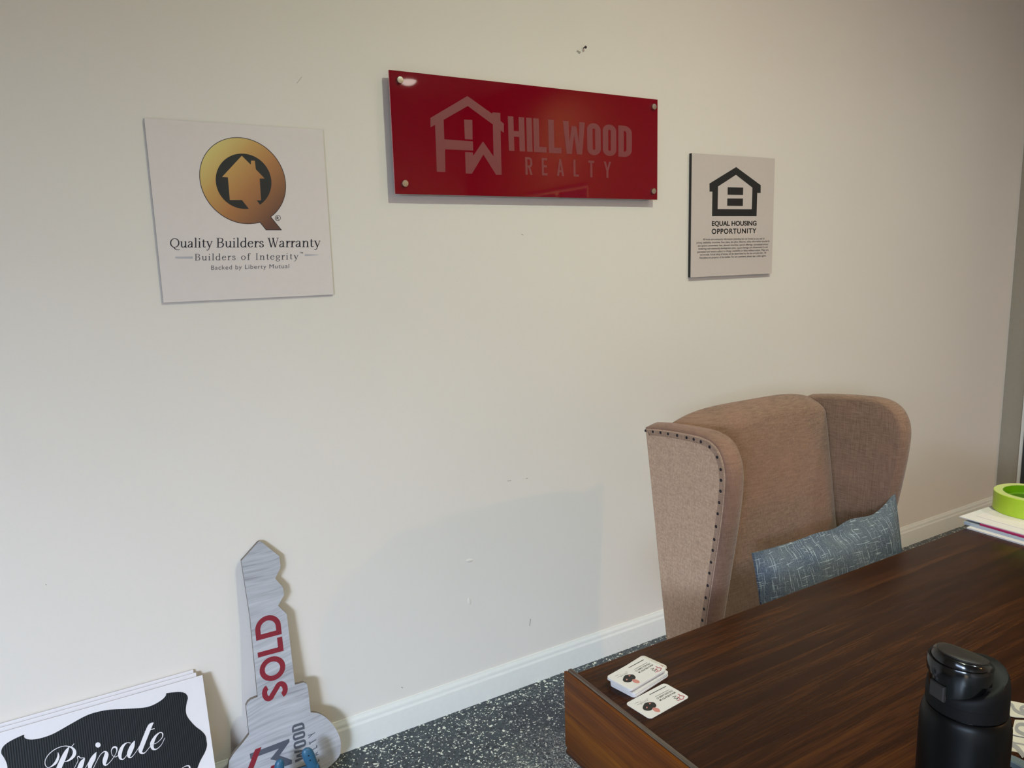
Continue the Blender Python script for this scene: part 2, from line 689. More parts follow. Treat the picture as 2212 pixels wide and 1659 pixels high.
# --- block capitals (cap height 1), strokes of width w
def block(ch, W, w):
    h = w / 2
    q = []
    l, r = h, W - h
    R = lambda *p: q.extend(ribbon(list(p), w))
    if ch == 'H':
        R((l, 0), (l, 1)); R((r, 0), (r, 1)); R((w, .5), (W - w, .5))
    elif ch == 'I':
        R((h, 0), (h, 1))
    elif ch == 'L':
        R((l, 0), (l, 1)); R((w, h), (W, h))
    elif ch == 'T':
        R((W / 2, 0), (W / 2, 1 - w)); R((0, 1 - h), (W, 1 - h))
    elif ch == 'E':
        R((l, 0), (l, 1)); R((w, h), (W, h)); R((w, 1 - h), (W, 1 - h)); R((w, .52), (W * .92, .52))
    elif ch == 'W':
        a = w * 1.02
        x1, x2, mid = W * .27, W * .73, W / 2
        ib = .34                                  # inner notches
        q.extend([[(0, 1), (a, 1), (x1 + a * .05, ib), (x1 + a * .45, 0), (x1 - a * .5, 0)],
                  [(x1 + a * .05, ib), (mid - a * .42, .86), (mid + a * .42, .86), (mid, .60), (x1 + a * .45, 0)],
                  [(mid, .60), (mid + a * .42, .86), (x2 - a * .05, ib), (x2 - a * .45, 0)],
                  [(x2 - a * .05, ib), (W - a, 1), (W, 1), (x2 + a * .5, 0), (x2 - a * .45, 0)]])
    elif ch == 'A':
        a, ap = w * 1.05, .70
        ix = lambda y: a + (W / 2 - a) * y / ap
        b0, b1 = .22, .22 + w * .9
        q.extend([[(0, 0), (a, 0), (W / 2, ap), (W / 2, 1), (W / 2 - a * .4, 1)],
                  [(W - a, 0), (W, 0), (W / 2 + a * .4, 1), (W / 2, 1), (W / 2, ap)],
                  [(ix(b0), b0), (W - ix(b0), b0), (W - ix(b1), b1), (ix(b1), b1)]])
    elif ch == 'Y':
        a, m = w * 1.05, W / 2
        q.extend([[(0, 1), (a, 1), (m, .58), (m - h, .42)],
                  [(W - a, 1), (W, 1), (m + h, .42), (m, .58)],
                  [(m - h, 0), (m + h, 0), (m + h, .42), (m, .58), (m - h, .42)]])
    elif ch == 'O':
        rx = min(W / 2 - h, .28)
        pts = arc(r - rx, 1 - h - rx, rx, rx, 0, 90, 6) + arc(l + rx, 1 - h - rx, rx, rx, 90, 180, 6) + arc(l + rx, h + rx, rx, rx, 180, 270, 6) + arc(r - rx, h + rx, rx, rx, 270, 360, 6)
        q.extend(ribbon(pts, w, True))
    elif ch == 'o':      # round O
        q.extend(ribbon(arc(W / 2, .5, W / 2 - h, .5 - h, 0, 360, 32)[:-1], w, True))
    elif ch == 'D':
        rx = min((W - w) * .62, .3)
        pts = [(l, h), (r - rx, h)] + arc(r - rx, h + rx, rx, rx, 270, 360, 6)[1:] + arc(r - rx, 1 - h - rx, rx, rx, 0, 90, 6) + [(l, 1 - h)]
        q.extend(ribbon(pts, w, True))
    elif ch == 'd':      # round D
        rx = min((W - w) * .8, .5 - h)
        pts = [(l, h), (r - rx, h)] + arc(r - rx, .5, rx, .5 - h, 270, 450, 20)[1:] + [(l, 1 - h)]
        q.extend(ribbon(pts, w, True))
    elif ch == 'R':
        rx = min((W - w) * .5, .22)
        R((l, 0), (l, 1))
        pts = [(w * .9, 1 - h), (r - rx, 1 - h)] + arc(r - rx, 1 - h - rx, rx, rx, 90, 0, 6)[1:] + arc(r - rx, .46 + rx, rx, rx, 0, -90, 6) + [(w * .9, .46)]
        q.extend(ribbon(pts, w))
        q.append([(W * .5 - w * .3, .46), (W * .5 + w * .6, .46), (W, 0), (W - w * 1.05, 0)])
    elif ch == 'S':
        pts = arc(W / 2, .745, W / 2 - h, .255 - h, 12, 90, 6) + arc(W / 2, .745, W / 2 - h, .255 - h, 90, 235, 10)[1:] + arc(W / 2, .265, W / 2 - h, .265 - h, 55, -90, 10) + arc(W / 2, .265, W / 2 - h, .265 - h, -90, -168, 6)[1:]
        q.extend(ribbon(cat_rom(pts, 2), w))
    return q


def block_text(spec, w, gap, ws=None):
    """spec: list of (char, width)"""
    out, x = [], 0.0
    for k, (ch, W) in enumerate(spec):
        for f in block(ch, W, w):
            out.append([(p[0] + x, p[1], k) for p in f])
        x += W + gap
    return out, (0, 0, x - gap, 1)


# --- Roman serif letters: modulated strokes (thick verticals, thin horizontals) plus bracketed serifs
def nib(pts, thin, thick, closed=False, smooth=6):
    P = cat_rom(pts, smooth, closed) if smooth else [Vector(p) for p in pts]
    n = len(P)
    ws = []
    for i in range(n):
        a = P[i - 1] if (closed or i) else P[i]
        c = P[(i + 1) % n] if (closed or i < n - 1) else P[i]
        d = c - a
        k = abs(d.y) / max(d.length, 1e-9)
        ws.append(thin + (thick - thin) * k ** 1.5)
    return ribbon([(p.x, p.y) for p in P], ws, closed)


def serif_glyph(ch):
    """returns faces and advance; cap height 1, x-height .67"""
    t, T = .055, .125
    q = []
    xh = .67
    st = lambda x, y0, y1, w=T: q.extend(ribbon([(x, y0), (x, y1)], w))
    sf = lambda x0, x1, y: q.extend(ribbon([(x0, y), (x1, y)], .045))
    el = lambda cx, cy, rx, ry: q.extend(nib(arc(cx, cy, rx, ry, 0, 360, 24)[:-1], t, T, True, 1))
    flag = lambda x, y: q.append([(x - T / 2 - .12, y - .03), (x - T / 2, y - .07), (x + T / 2, y + .02), (x - T / 2, y - .01)])
    adv = .5
    if ch == 'Q':
        el(.5, .5, .41, .46)
        q.extend(nib([(.42, .04), (.55, -.13), (.75, -.22), (1.0, -.2)], .05, .12))
        adv = 1.02
    elif ch == 'B':
        st(.2, 0, 1)
        q.extend(nib([(.2, .972), (.45, .972), (.62, .9), (.66, .76), (.58, .6), (.4, .53), (.2, .53)], t, T))
        q.extend(nib([(.2, .53), (.45, .53), (.66, .45), (.72, .27), (.62, .08), (.45, .028), (.2, .028)], t, T * 1.05))
        sf(.04, .3, .022); sf(.04, .3, .978)
        adv = .86
    elif ch == 'W':
        for a, b, w in (((.12, 1), (.38, 0), T), ((.38, 0), (.62, .96), t), ((.52, 1), (.78, 0), T), ((.78, 0), (1.02, .98), t)):
            q.extend(ribbon([a, b], w))
        sf(-.02, .28, .978); sf(.42, .7, .978); sf(.9, 1.14, .978)
        adv = 1.12
    elif ch == 'I':
        st(.2, 0, 1)
        sf(.04, .36, .022); sf(.04, .36, .978)
        adv = .42
    elif ch in 'uU':
        q.extend(nib([(.14, xh - .02), (.14, .35), (.15, .16), (.25, .03), (.38, .06), (.5, .17)], t, T))
        st(.55, .0, xh - .01)
        flag(.14, xh); flag(.55, xh); sf(.55, .7, .022)
        adv = .72
    elif ch == 'a':
        q.extend(nib([(.1, .5), (.16, .61), (.28, .65), (.4, .6), (.43, .48), (.43, .14), (.46, .05), (.56, .05)], t, T))
        q.extend(nib([(.42, .4), (.25, .34), (.1, .24), (.09, .1), (.2, .03), (.32, .07), (.43, .16)], t, T))
        adv = .62
    elif ch == 'l':
        st(.17, 0, 1.02); flag(.17, 1.04); sf(.02, .32, .022)
        adv = .36
    elif ch == 'i':
        st(.17, 0, xh - .01); flag(.17, xh); sf(.02, .32, .022)
        q.append([(p[0], p[1]) for p in arc(.165, .92, .07, .07, 0, 360, 10)[:-1]])
        adv = .36
    elif ch == 't':
        q.extend(nib([(.19, .84), (.19, .3), (.2, .1), (.28, .03), (.4, .08)], t, T))
        sf(.04, .38, xh - .03)
        adv = .42
    elif ch == 'y':
        q.extend(ribbon([(.12, xh), (.36, .03)], T)); q.extend(nib([(.58, xh), (.36, .05), (.25, -.2), (.14, -.28), (.04, -.24)], t, t * 1.1))
        sf(.0, .25, xh - .022); sf(.46, .66, xh - .022)
        adv = .66
    elif ch == 'd':
        q.extend(nib([(.5, .58), (.38, .65), (.22, .62), (.1, .45), (.1, .22), (.2, .05), (.34, .02), (.5, .12)], t, T))
        st(.55, 0, 1.02); flag(.55, 1.04); sf(.55, .7, .022)
        adv = .72
    elif ch == 'e':
        q.extend(nib([(.12, .4), (.5, .4), (.48, .56), (.36, .645), (.2, .6), (.09, .44), (.09, .24), (.2, .06), (.36, .03), (.54, .15)], t, T))
        adv = .62
    elif ch == 'r':
        st(.17, 0, xh - .01); flag(.17, xh); sf(.02, .34, .022)
        q.extend(nib([(.2, .42), (.28, .58), (.38, .64), (.46, .6)], t, T)); q.append([(p[0], p[1]) for p in arc(.45, .57, .06, .06, 0, 360, 8)[:-1]])
        adv = .48
    elif ch == 's':
        q.extend(nib([(.4, .48), (.36, .61), (.24, .645), (.12, .58), (.13, .45), (.28, .35), (.42, .25), (.42, .1), (.28, .025), (.14, .06), (.07, .2)], t, T))
        adv = .52
    elif ch == 'n':
        st(.17, 0, xh - .01); flag(.17, xh); sf(.02, .32, .022); sf(.42, .72, .022)
        q.extend(nib([(.2, .48), (.32, .61), (.45, .64), (.55, .56), (.57, .4), (.57, .0)], t, T))
        adv = .74
    elif ch == 'o':
        el(.33, .335, .25, .31)
        adv = .68
    elif ch == 'f':
        st(.2, 0, .8); sf(.04, .38, .022); sf(.04, .42, xh - .03)
        q.extend(nib([(.2, .78), (.22, .93), (.34, 1.01), (.46, .97)], t, T)); q.append([(p[0], p[1]) for p in arc(.46, .93, .055, .055, 0, 360, 8)[:-1]])
        adv = .44
    elif ch == 'g':
        el(.3, .44, .2, .2)
        q.extend(nib([(.2, .25), (.13, .14), (.25, .07), (.45, .05), (.55, -.06), (.48, -.2), (.28, -.26), (.1, -.2), (.08, -.08), (.2, .05)], t, T * .8))
        sf(.42, .62, .6)
        adv = .62
    return q, adv


def serif_text(s, track=0.0, space=.3):
    out, x = [], 0.0
    for k, ch in enumerate(s):
        if ch == ' ':
            x += space + track
            continue
        q, a = serif_glyph(ch)
        out += [[(p[0] + x, p[1], k) for p in f] for f in q]
        x += a + track
    return out, (0.0, 0.0, x - track, 1.0)


_sans = {}


def sans_text(s, bold=0.0, track=1.0):
    """the program's built-in sans letters as triangles; bounds run from baseline to cap height"""
    def mesh_of(txt):
        cu = bpy.data.curves.new('tmp', 'FONT')
        cu.body = txt
        cu.size = 1.0
        cu.offset = bold
        cu.space_character = track
        o = bpy.data.objects.new('tmp', cu)
        COL.objects.link(o)
        dg = bpy.context.evaluated_depsgraph_get()
        me = bpy.data.meshes.new_from_object(o.evaluated_get(dg))
        vs = [v.co.copy() for v in me.vertices]
        fs = [list(p.vertices) for p in me.polygons]
        bpy.data.objects.remove(o)
        bpy.data.curves.remove(cu)
        bpy.data.meshes.remove(me)
        return vs, fs
    if bold not in _sans:
        vs, _ = mesh_of('H')
        _sans[bold] = (min(v.y for v in vs), max(v.y for v in vs))
    y0, y1 = _sans[bold]
    vs, fs = mesh_of(s)
    faces = [[(vs[i].x, vs[i].y) for i in f] for f in fs]
    return faces, (min(v.x for v in vs), y0, max(v.x for v in vs), y1)


def crop(ox, oy, s):
    return lambda a, b: (ox + a / s, oy + b / s)


# ================================================================ THE SETTING
def quad_obj(name, pts, mat):
    bm = bmesh.new()
    bm.faces.new([bm.verts.new(p) for p in pts])
    me = bpy.data.meshes.new(name)
    bm.to_mesh(me)
    bm.free()
    return struct(link(name, me, mat))


def slab(name, lo, hi, mat):
    return struct(from_bm(name, box_bm(lo, hi), mat))


T_ = 0.12
slab('floor', (XL - T_, YR - T_, -0.1), (XR + T_, T_, 0.0), M['floor'])
slab('ceiling', (XL - T_, YR - T_, ZC), (XR + T_, T_, ZC + 0.1), M['ceiling'])
slab('wall_back', (XL - T_, 0.0, 0.0), (XR + T_, T_, ZC), M['wall'])
slab('wall_rear', (XL - T_, YR - T_, 0.0), (XR + T_, YR, ZC), M['wall'])


def wall_with_hole(name, x0, x1, ya, yb, za, zb, mat=None):
    """wall along y between x0 and x1 with one opening"""
    bm = bmesh.new()
    box_bm((x0, YR, 0), (x1, ya, ZC), bm=bm)
    box_bm((x0, yb, 0), (x1, 0, ZC), bm=bm)
    box_bm((x0, ya, zb), (x1, yb, ZC), bm=bm)
    if za > 0.001:
        box_bm((x0, ya, 0), (x1, yb, za), bm=bm)
    return struct(from_bm(name, bm, mat or M['wall']))


wall_with_hole('wall_left', XL - T_, XL, -5.8, -2.2, 0.0, 2.0)
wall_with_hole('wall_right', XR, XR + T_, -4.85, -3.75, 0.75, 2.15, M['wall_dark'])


def window_frame(name, x0, x1, ya, yb, za, zb, bar, mull):
    bm = bmesh.new()
    box_bm((x0, ya, za), (x1, ya + bar, zb), bm=bm)
    box_bm((x0, yb - bar, za), (x1, yb, zb), bm=bm)
    box_bm((x0, ya + bar, zb - bar), (x1, yb - bar, zb), bm=bm)
    box_bm((x0, ya + bar, za), (x1, yb - bar, za + bar), bm=bm)
    for k in range(1, mull + 1):
        y = ya + (yb - ya) * k / (mull + 1)
        box_bm((x0, y - bar / 2, za + bar), (x1, y + bar / 2, zb - bar), bm=bm)
    return struct(from_bm(name, bm, M['trim']))


window_frame('window_1', XR + 0.02, XR + 0.07, -4.85, -3.75, 0.75, 2.15, 0.05, 1)
window_frame('window_2', XL - 0.115, XL - 0.105, -5.8, -2.2, 0.0, 2.0, 0.03, 0)


# base board: flat face, small ogee on top
def baseboard(name, along, x0, x1, wall_at, sgn):
    prof = [(0, 0), (.013, 0), (.013, .071), (.0125, .074), (.0095, .078), (.009, .081), (.0092, .086), (.0075, .092), (.004, .0965), (.0035, .1005), (0, .101)]
    bm = bmesh.new()
    rings = []
    for x in (x0, x1):
        ring = []
        for d, z in prof:
            ring.append(bm.verts.new((x, wall_at - d * sgn, z) if along == 'x' else (wall_at - d * sgn, x, z)))
        rings.append(ring)
    n = len(prof)
    for k in range(n - 1):
        bm.faces.new((rings[0][k], rings[0][k + 1], rings[1][k + 1], rings[1][k]))
    bm.faces.new(rings[0])
    bm.faces.new(rings[1][::-1])
    return struct(from_bm(name, bm, M['trim'], angle=35))


baseboard('baseboard_back', 'x', XL, XR, 0.0, 1)
baseboard('baseboard_right', 'y', -0.105, -0.0135, XR, 1)

# dark door on the right wall, seen only as a sliver at the picture's edge
dr = struct(thing('door_1', 'dark painted door on the right wall', 'door', (XR, -0.55, 0)))
del dr['label'], dr['category']
from_bm('panel', box_bm((-0.035, -0.42, 0.0), (0, 0.42, 2.05), 0.003), M['door'], dr)
from_bm('casing', box_bm((-0.018, 0.42, 0.0), (0, 0.445, 2.12), 0.003), M['trim'], dr)

# dents and scuffs on the back wall
dents = [((1014, 1211), .020, .0085, 10), ((1014, 1299), .0095, .019, -14)]
for (px, rx, rz, rot) in dents:
    c = on_plane(px, (0, 0, 0), (0, 1, 0))
    bm = bmesh.new()
    bmesh.ops.create_uvsphere(bm, u_segments=20, v_segments=10, radius=1.0)
    bmesh.ops.scale(bm, vec=(rx * .7, .0022, rz * .7), verts=bm.verts)
    bmesh.ops.rotate(bm, verts=bm.verts, matrix=Matrix.Rotation(math.radians(rot), 3, 'Y'))
    bmesh.ops.translate(bm, verts=bm.verts, vec=c + Vector((0, 0.0006, 0)))
    o = from_bm('dent', bm, M['wall'], bpy.data.objects['wall_back'], smooth=True)
M['scuff'] = plain('grey_scuff', (156, 148, 138), 0.7)
pr = Print(lambda p: on_plane(p, (0, 0, 0), (0, 1, 0)), (0, -1, 0), 0.0003)
for pts, w in ((((1146, 1337), (1144, 1352)), 1.6), (((1104, 1038), (1096, 1039)), 1.2), (((1140, 1033), (1136, 1034)), 1.2), (((867, 1484), (870, 1486)), 2),
               (((98, 1262), (101, 1264)), 1.5), (((1246, 110), (1252, 113), (1250, 116)), 4), (((652, 166), (641, 180)), 1.0), (((1126, 506), (1130, 508)), 1.5)):
    pr.stroke(pts, w)
pr.make('scuff', M['scuff'], bpy.data.objects['wall_back'])


# ================================================================ CEILING LIGHTS (one mirrored in the red sign, two added as fill)
def ceiling_light(x, y, watts, label):
    t = thing('ceiling_light', label, 'light', (x, y, ZC), group='round ceiling lights')
    bm = lathe_bm([(.105, -.001), (.105, -.006), (.095, -.011), (.082, -.012), (.080, -.006)], 40, cap=False)
    from_bm('trim_ring', bm, M['trim'], t, angle=40)
    bm = lathe_bm([(.080, -.006), (.078, -.018), (.066, -.034), (.044, -.046), (.018, -.051), (.002, -.052)], 40)
    from_bm('lens', bm, M['lens'], t)
    if watts is None:
        return t
    ld = bpy.data.lights.new('ceiling_lamp', 'SPOT')
    p = max(watts)
    ld.energy = p
    ld.color = tuple(w / p for w in watts)
    ld.shadow_soft_size = 0.02
    ld.spot_size = math.radians(170)
    ld.spot_blend = 1.0
    lo = bpy.data.objects.new('ceiling_lamp', ld)
    lo.location = (x, y, ZC - 0.076)
    COL.objects.link(lo)
    return t


M['lens'] = emit('lamp_lens', (1.0, 0.93, 0.82), 14)
ceiling_light(3.12, -5.20, None, 'round ceiling light mirrored in the red acrylic sign')
ceiling_light(3.60, -4.23, (225, 126, 45), 'round warm ceiling light between the mirrored one and the back wall')
ceiling_light(1.50, -1.80, (135, 158, 122), 'round white fill light added above the desk and camera')  # unseen fixture, added to lift the brightness of the back wall
ceiling_light(3.20, -1.90, (50, 62, 66), 'round cool fill light added right of the desk')  # another added fill lamp, weaker and cooler, its fixture unseen
ceiling_light(2.24, -1.25, (15, 7, 5), 'round dim ceiling light above the wingback chair')

# ================================================================ WARRANTY SIGN
def board_thing(name, label, px4, front_y, thick, core_mat, face_mat):
    """square board on the wall: four pixel corners give its place on the plane y = front_y"""
    P = [on_plane(p, (0, front_y, 0), (0, 1, 0)) for p in px4]
    x0 = (P[0].x + P[3].x) / 2
    x1 = (P[1].x + P[2].x) / 2
    z1 = (P[0].z + P[1].z) / 2
    z0 = (P[2].z + P[3].z) / 2
    t = thing(name, label, 'sign', ((x0 + x1) / 2, 0, (z0 + z1) / 2))
    w, h = (x1 - x0) / 2, (z1 - z0) / 2
    from_bm('board', box_bm((-w, front_y + .0015, -h), (w, 0.0 - 0.0005, h)), core_mat, t)
    from_bm('face', box_bm((-w, front_y, -h), (w, front_y + .0015, h)), face_mat, t)
    return t, (lambda p: on_plane(p, (0, front_y, 0), (0, 1, 0)))


def draw(to3, parent, name, mat, fn, normal=(0, -1, 0), lift=0.0004):
    p = Print(to3, normal, lift)
    fn(p)
    return p.make(name, mat, parent)


t, to3 = board_thing('warranty_sign', 'square white wall sign with a gold letter Q emblem, left of the red sign', [(311, 252), (697, 283), (721, 637), (353, 653)], -0.006, 0.006, M['board_core'], M['board_white'])
c = crop(280, 220, 3.606)


def oval(cx, cy, a, b, v1, v2):
    """points of an oval, and the parameter of a given point"""
    P_ = lambda t_: (cx + a * math.cos(t_) * v1[0] + b * math.sin(t_) * v2[0], cy + a * math.cos(t_) * v1[1] + b * math.sin(t_) * v2[1])

    def T_of(p):
        dx, dy = p[0] - cx, p[1] - cy
        return math.atan2((dx * v2[0] + dy * v2[1]) / b, (dx * v1[0] + dy * v1[1]) / a)
    return P_, T_of


ring_p, ring_t = oval(880.4, 614.0, 360.2, 314.8, (-.7008, -.7134), (-.7134, .7008))
ta, tb = ring_t((1103, 897)), ring_t((1015, 942))
span = (tb - ta) % (2 * math.pi)
if span < math.pi:                       # go the long way round, away from the tail
    span -= 2 * math.pi
outer = [c(*ring_p(ta + span * k / 80)) for k in range(81)] + [c(1062, 1000), c(1187, 1000)]


def shrink(poly, d):
    n = len(poly)
    cx = sum(p[0] for p in poly) / n
    out = []
    ar = sum(poly[i][0] * poly[(i + 1) % n][1] - poly[(i + 1) % n][0] * poly[i][1] for i in range(n))
    sg = 1 if ar > 0 else -1
    for i in range(n):
        a, b, e = Vector(poly[i - 1]), Vector(poly[i]), Vector(poly[(i + 1) % n])
        d1, d2 = (b - a).normalized(), (e - b).normalized()
        nn = Vector((-(d1.y + d2.y), d1.x + d2.x)) * sg
        if nn.length < 1e-6:
            out.append(tuple(b))
            continue
        nn.normalize()
        s = 1 / max(.4, nn.dot(Vector((-d1.y, d1.x)) * sg))
        out.append(tuple(b + nn * d * s))
    return out


disc_p, _t = oval(887.2, 618.9, 223.4, 209.3, (-.7418, -.6706), (-.6706, .7418))
inner = [c(*disc_p(2 * math.pi * k / 64)) for k in range(64)]
draw(to3, t, 'emblem_outline', M['ink_navy'], lambda p: p.poly(outer), lift=.0003)
draw(to3, t, 'gold_letter', M['gold'], lambda p: p.poly(shrink(outer, 1.5)), lift=.0005)
draw(to3, t, 'emblem_disc', M['ink_black'], lambda p: p.poly(inner), lift=.0007)
house = [c(*p) for p in [(873, 420), (943, 490), (945, 458), (975, 458), (982, 525), (1052, 598), (1012, 598), (1024, 768), (990, 768), (1019, 807), (975, 832), (931, 837), (875, 765), (780, 765), (765, 588), (720, 585)]]
draw(to3, t, 'gold_house', M['gold'], lambda p: p.poly(house), lift=.0009)


def words(p):
    f, b = serif_text('Quality Builders Warranty', 0.02)
    p.glyphs(f, [c(312, 1062), c(1487, 1058), c(1487, 1131), c(312, 1136)], b)


draw(to3, t, 'lettering', M['ink_navy'], words)


def words(p):
    f, b = serif_text('Builders of Integrity', 0.14, .42)
    p.glyphs(f, [c(505, 1185), c(1315, 1177), c(1315, 1227), c(505, 1236)], b)
    f, b = sans_text('TM', 0.01)
    p.glyphs(f, [c(1325, 1170), c(1350, 1170), c(1350, 1181), c(1325, 1181)], b)


draw(to3, t, 'lettering', M['ink_grey'], words)


def words(p):
    f, b = sans_text('Backed by Liberty Mutual', 0.0, 1.12)
    p.glyphs(f, [c(635, 1275), c(1243, 1262), c(1243, 1295), c(635, 1308)], b)


draw(to3, t, 'lettering', M['ink_grey'], words)


def words(p):
    p.stroke([c(*q) for q in arc(1154, 905, 21, 21, 0, 360, 24)[:-1]], 1.1, True)
    f, b = sans_text('R', 0.015)
    p.glyphs(f, [c(1144, 893), c(1165, 893), c(1165, 918), c(1144, 918)], b)


draw(to3, t, 'registered_mark', M['ink_black'], words)
draw(to3, t, 'rule', M['bar_grey'], lambda p: p.poly([c(355, 1206), c(492, 1204), c(492, 1221), c(355, 1219)]))
draw(to3, t, 'rule', M['bar_grey'], lambda p: p.poly([c(1364, 1186), c(1470, 1190), c(1470, 1194), c(1364, 1202)]))

# ================================================================ RED ACRYLIC SIGN
RY = -0.028
P = [on_plane(p, (0, RY, 0), (0, 1, 0)) for p in [(840, 152), (1421, 214), (1420, 431), (854, 419)]]
x0, x1 = (P[0].x + P[3].x) / 2, (P[1].x + P[2].x) / 2
z1, z0 = (P[0].z + P[1].z) / 2, (P[2].z + P[3].z) / 2
t = thing('acrylic_sign', 'wide glossy red acrylic sign on four steel standoffs, high on the wall', 'sign', ((x0 + x1) / 2, 0, (z0 + z1) / 2))
w, h = (x1 - x0) / 2, (z1 - z0) / 2
bm = box_bm((-w, RY, -h), (w, RY + .006, h), .0006, 1)
o = from_bm('panel', bm, [M['red'], M['red_edge']], t)
for p in o.data.polygons:
    if abs(p.normal.y) < 0.5:
        p.material_index = 1
to3 = lambda p: on_plane(p, (0, RY, 0), (0, 1, 0))
c = crop(800, 130, 3.3515)
for (px, pz) in ((210, 146), (247, 894), (2047, 339), (2044, 949)):
    q = to3(c(px, pz)) - t.location
    bm = bmesh.new()
    prof = [(.0085, 0), (.0085, RY + .028 - .0005), ]
    bm = lathe_bm([(.0070, .0005), (.0070, .027), (.0092, .0275), (.0095, .0290), (.0095, .0345), (.0088, .0358), (.003, .0362)], 28)
    bmesh.ops.rotate(bm, verts=bm.verts, matrix=Matrix.Rotation(math.radians(90), 3, 'X'))
    bmesh.ops.translate(bm, verts=bm.verts, vec=(q.x, 0, q.z))
    from_bm('standoff', bm, M['steel'], t, angle=40)


def logo(p):
    p.poly([c(*q) for q in [(435, 418), (702, 260), (882, 388), (884, 378), (940, 382), (942, 440), (966, 460), (966, 525), (942, 508), (886, 465), (705, 332), (530, 432), (530, 446), (468, 468), (435, 487)]])
    p.poly([c(*q) for q in [(468, 462), (530, 430), (535, 573), (742, 588), (744, 655), (540, 645), (543, 810), (481, 808)]])
    p.poly([c(*q) for q in [(886, 460), (942, 500), (950, 830), (910, 830), (818, 683), (735, 822), (690, 820), (686, 665), (742, 668), (744, 692), (815, 588), (892, 698)]])
    p.poly([c(*q) for q in [(678, 430), (738, 434), (740, 575), (684, 572)]])


draw(to3, t, 'house_logo', M['frost'], logo)


def words(p):
    hts = 240.0
    spec = [('H', 117 / hts), ('I', 36 / hts), ('L', 92 / hts), ('L', 92 / hts), ('W', 158 / hts), ('O', 98 / hts), ('O', 98 / hts), ('D', 98 / hts)]
    f, b = block_text(spec, .165, 0.062)
    p.glyphs(f, [c(995, 405), c(1893, 480), c(1893, 703), c(1003, 655)], b)


draw(to3, t, 'lettering', M['frost'], words)


def words(p):
    p.glyphs([q for q in f_ if q[0][2] == k_], [c(1120, 700), c(1742, 736), c(1742, 853), c(1124, 829)], b_)


f_, b_ = block_text([('R', .44), ('E', .35), ('A', .46), ('L', .34), ('T', .38), ('Y', .46)], .13, .60)
for k_ in range(6):
    draw(to3, t, 'letter', M['frost'], words)

# ================================================================ EQUAL HOUSING SIGN
t, to3 = board_thing('housing_sign', 'square white wall sign with a black house emblem, right of the red sign', [(1495, 331), (1674, 342), (1667, 591), (1492, 599)], -0.014, 0.012, M['board_core'], M['board_grey'])
c = crop(1460, 310, 5.352)


def logo(p):
    # frame of the house as four pieces around the white opening
    p.poly([c(*q) for q in [(388, 462), (696, 272), (694, 362), (487, 497), (486, 557), (388, 556)]])
    p.poly([c(*q) for q in [(696, 272), (981, 482), (979, 572), (883, 570), (884, 510), (694, 362)]])
    p.poly([c(*q) for q in [(422, 556), (486, 556), (482, 758), (482, 840), (417, 840)]])
    p.poly([c(*q) for q in [(883, 569), (940, 571), (932, 840), (876, 840), (877, 760)]])
    p.poly([c(*q) for q in [(482, 758), (877, 760), (876, 840), (482, 840)]])
    p.poly([c(*q) for q in [(598, 505), (778, 510), (776, 596), (597, 592)]])
    p.poly([c(*q) for q in [(594, 635), (775, 636), (773, 722), (592, 720)]])


draw(to3, t, 'house_logo', M['ink_black'], logo)


def words(p):
    f, b = sans_text('EQUAL HOUSING', 0.034)
    p.glyphs(f, [c(417, 897), c(932, 893), c(932, 950), c(415, 953)], b)
    f, b = sans_text('OPPORTUNITY', 0.030, 1.15)
    p.glyphs(f, [c(413, 986), c(932, 980), c(930, 1037), c(413, 1047)], b)


draw(to3, t, 'lettering', M['ink_black'], words)


def words(p):
    L = [('All home and community information (including but not limited to any and all', 312, 1022, 1119, 1109),
         ('pricing, availability, incentives, floor plans, site plans, features, utility information standards', 238, 1082, 1157, 1139),
         ('and options assessments, fees, planned amenities, special offerings, conceptual artists\'', 252, 1070, 1193, 1174),
         ('renderings and community development plans, square footage and dimensions) is not', 258, 1062, 1228, 1207),
         ('guaranteed and remains subject to change, availability or delay without notice. Maps are', 247, 1070, 1263, 1240),
         ('not to scale. Actual siting of homes will be determined by the site and plat plan. All', 278, 1042, 1297, 1273),
         ('Floorplans are property of the builder. For any questions, please see a sales agent.', 272, 1043, 1333, 1307)]
    for s, a, b_, ya, yb in L:
        f, b = sans_text(s, 0.0)
        p.glyphs(f, [c(a, ya - 22), c(b_, yb - 22), c(b_, yb), c(a, ya)], b)


draw(to3, t, 'small_print', M['ink_black'], words)

# ================================================================ SCREW AND SWITCH PLATE
s0 = on_plane((1260, 104), (0, 0, 0), (0, 1, 0))
t = thing('wall_screw', 'lone dark screw sticking out of the bare wall above the red sign', 'screw', s0)
bm = lathe_bm([(.0018, -.002), (.0018, .010)], 12)
bmesh.ops.rotate(bm, verts=bm.verts, matrix=Matrix.Rotation(math.radians(90), 3, 'X'))
from_bm('shank', bm, M['nail'], t, smooth=True)
bm = lathe_bm([(.0018, .0100), (.0044, .0118), (.0046, .0128), (.003, .0138), (.0008, .014)], 16)
bmesh.ops.rotate(bm, verts=bm.verts, matrix=Matrix.Rotation(math.radians(90), 3, 'X'))
from_bm('head', bm, M['nail'], t, angle=40)

t = thing('switch_plate', 'white wall plate on the right wall at the edge of the photo', 'switch', (XR, -0.075, 1.762))
from_bm('plate', box_bm((-.008, -.040, -.066), (0, .040, .066), .004, 2), M['plate'], t, angle=40)
from_bm('rocker', box_bm((-.012, -.017, -.034), (-.007, .017, .034), .0015, 1), M['plate'], t)

# ================================================================ PRIVATE YARD SIGNS
LEAN = math.radians(19.13)


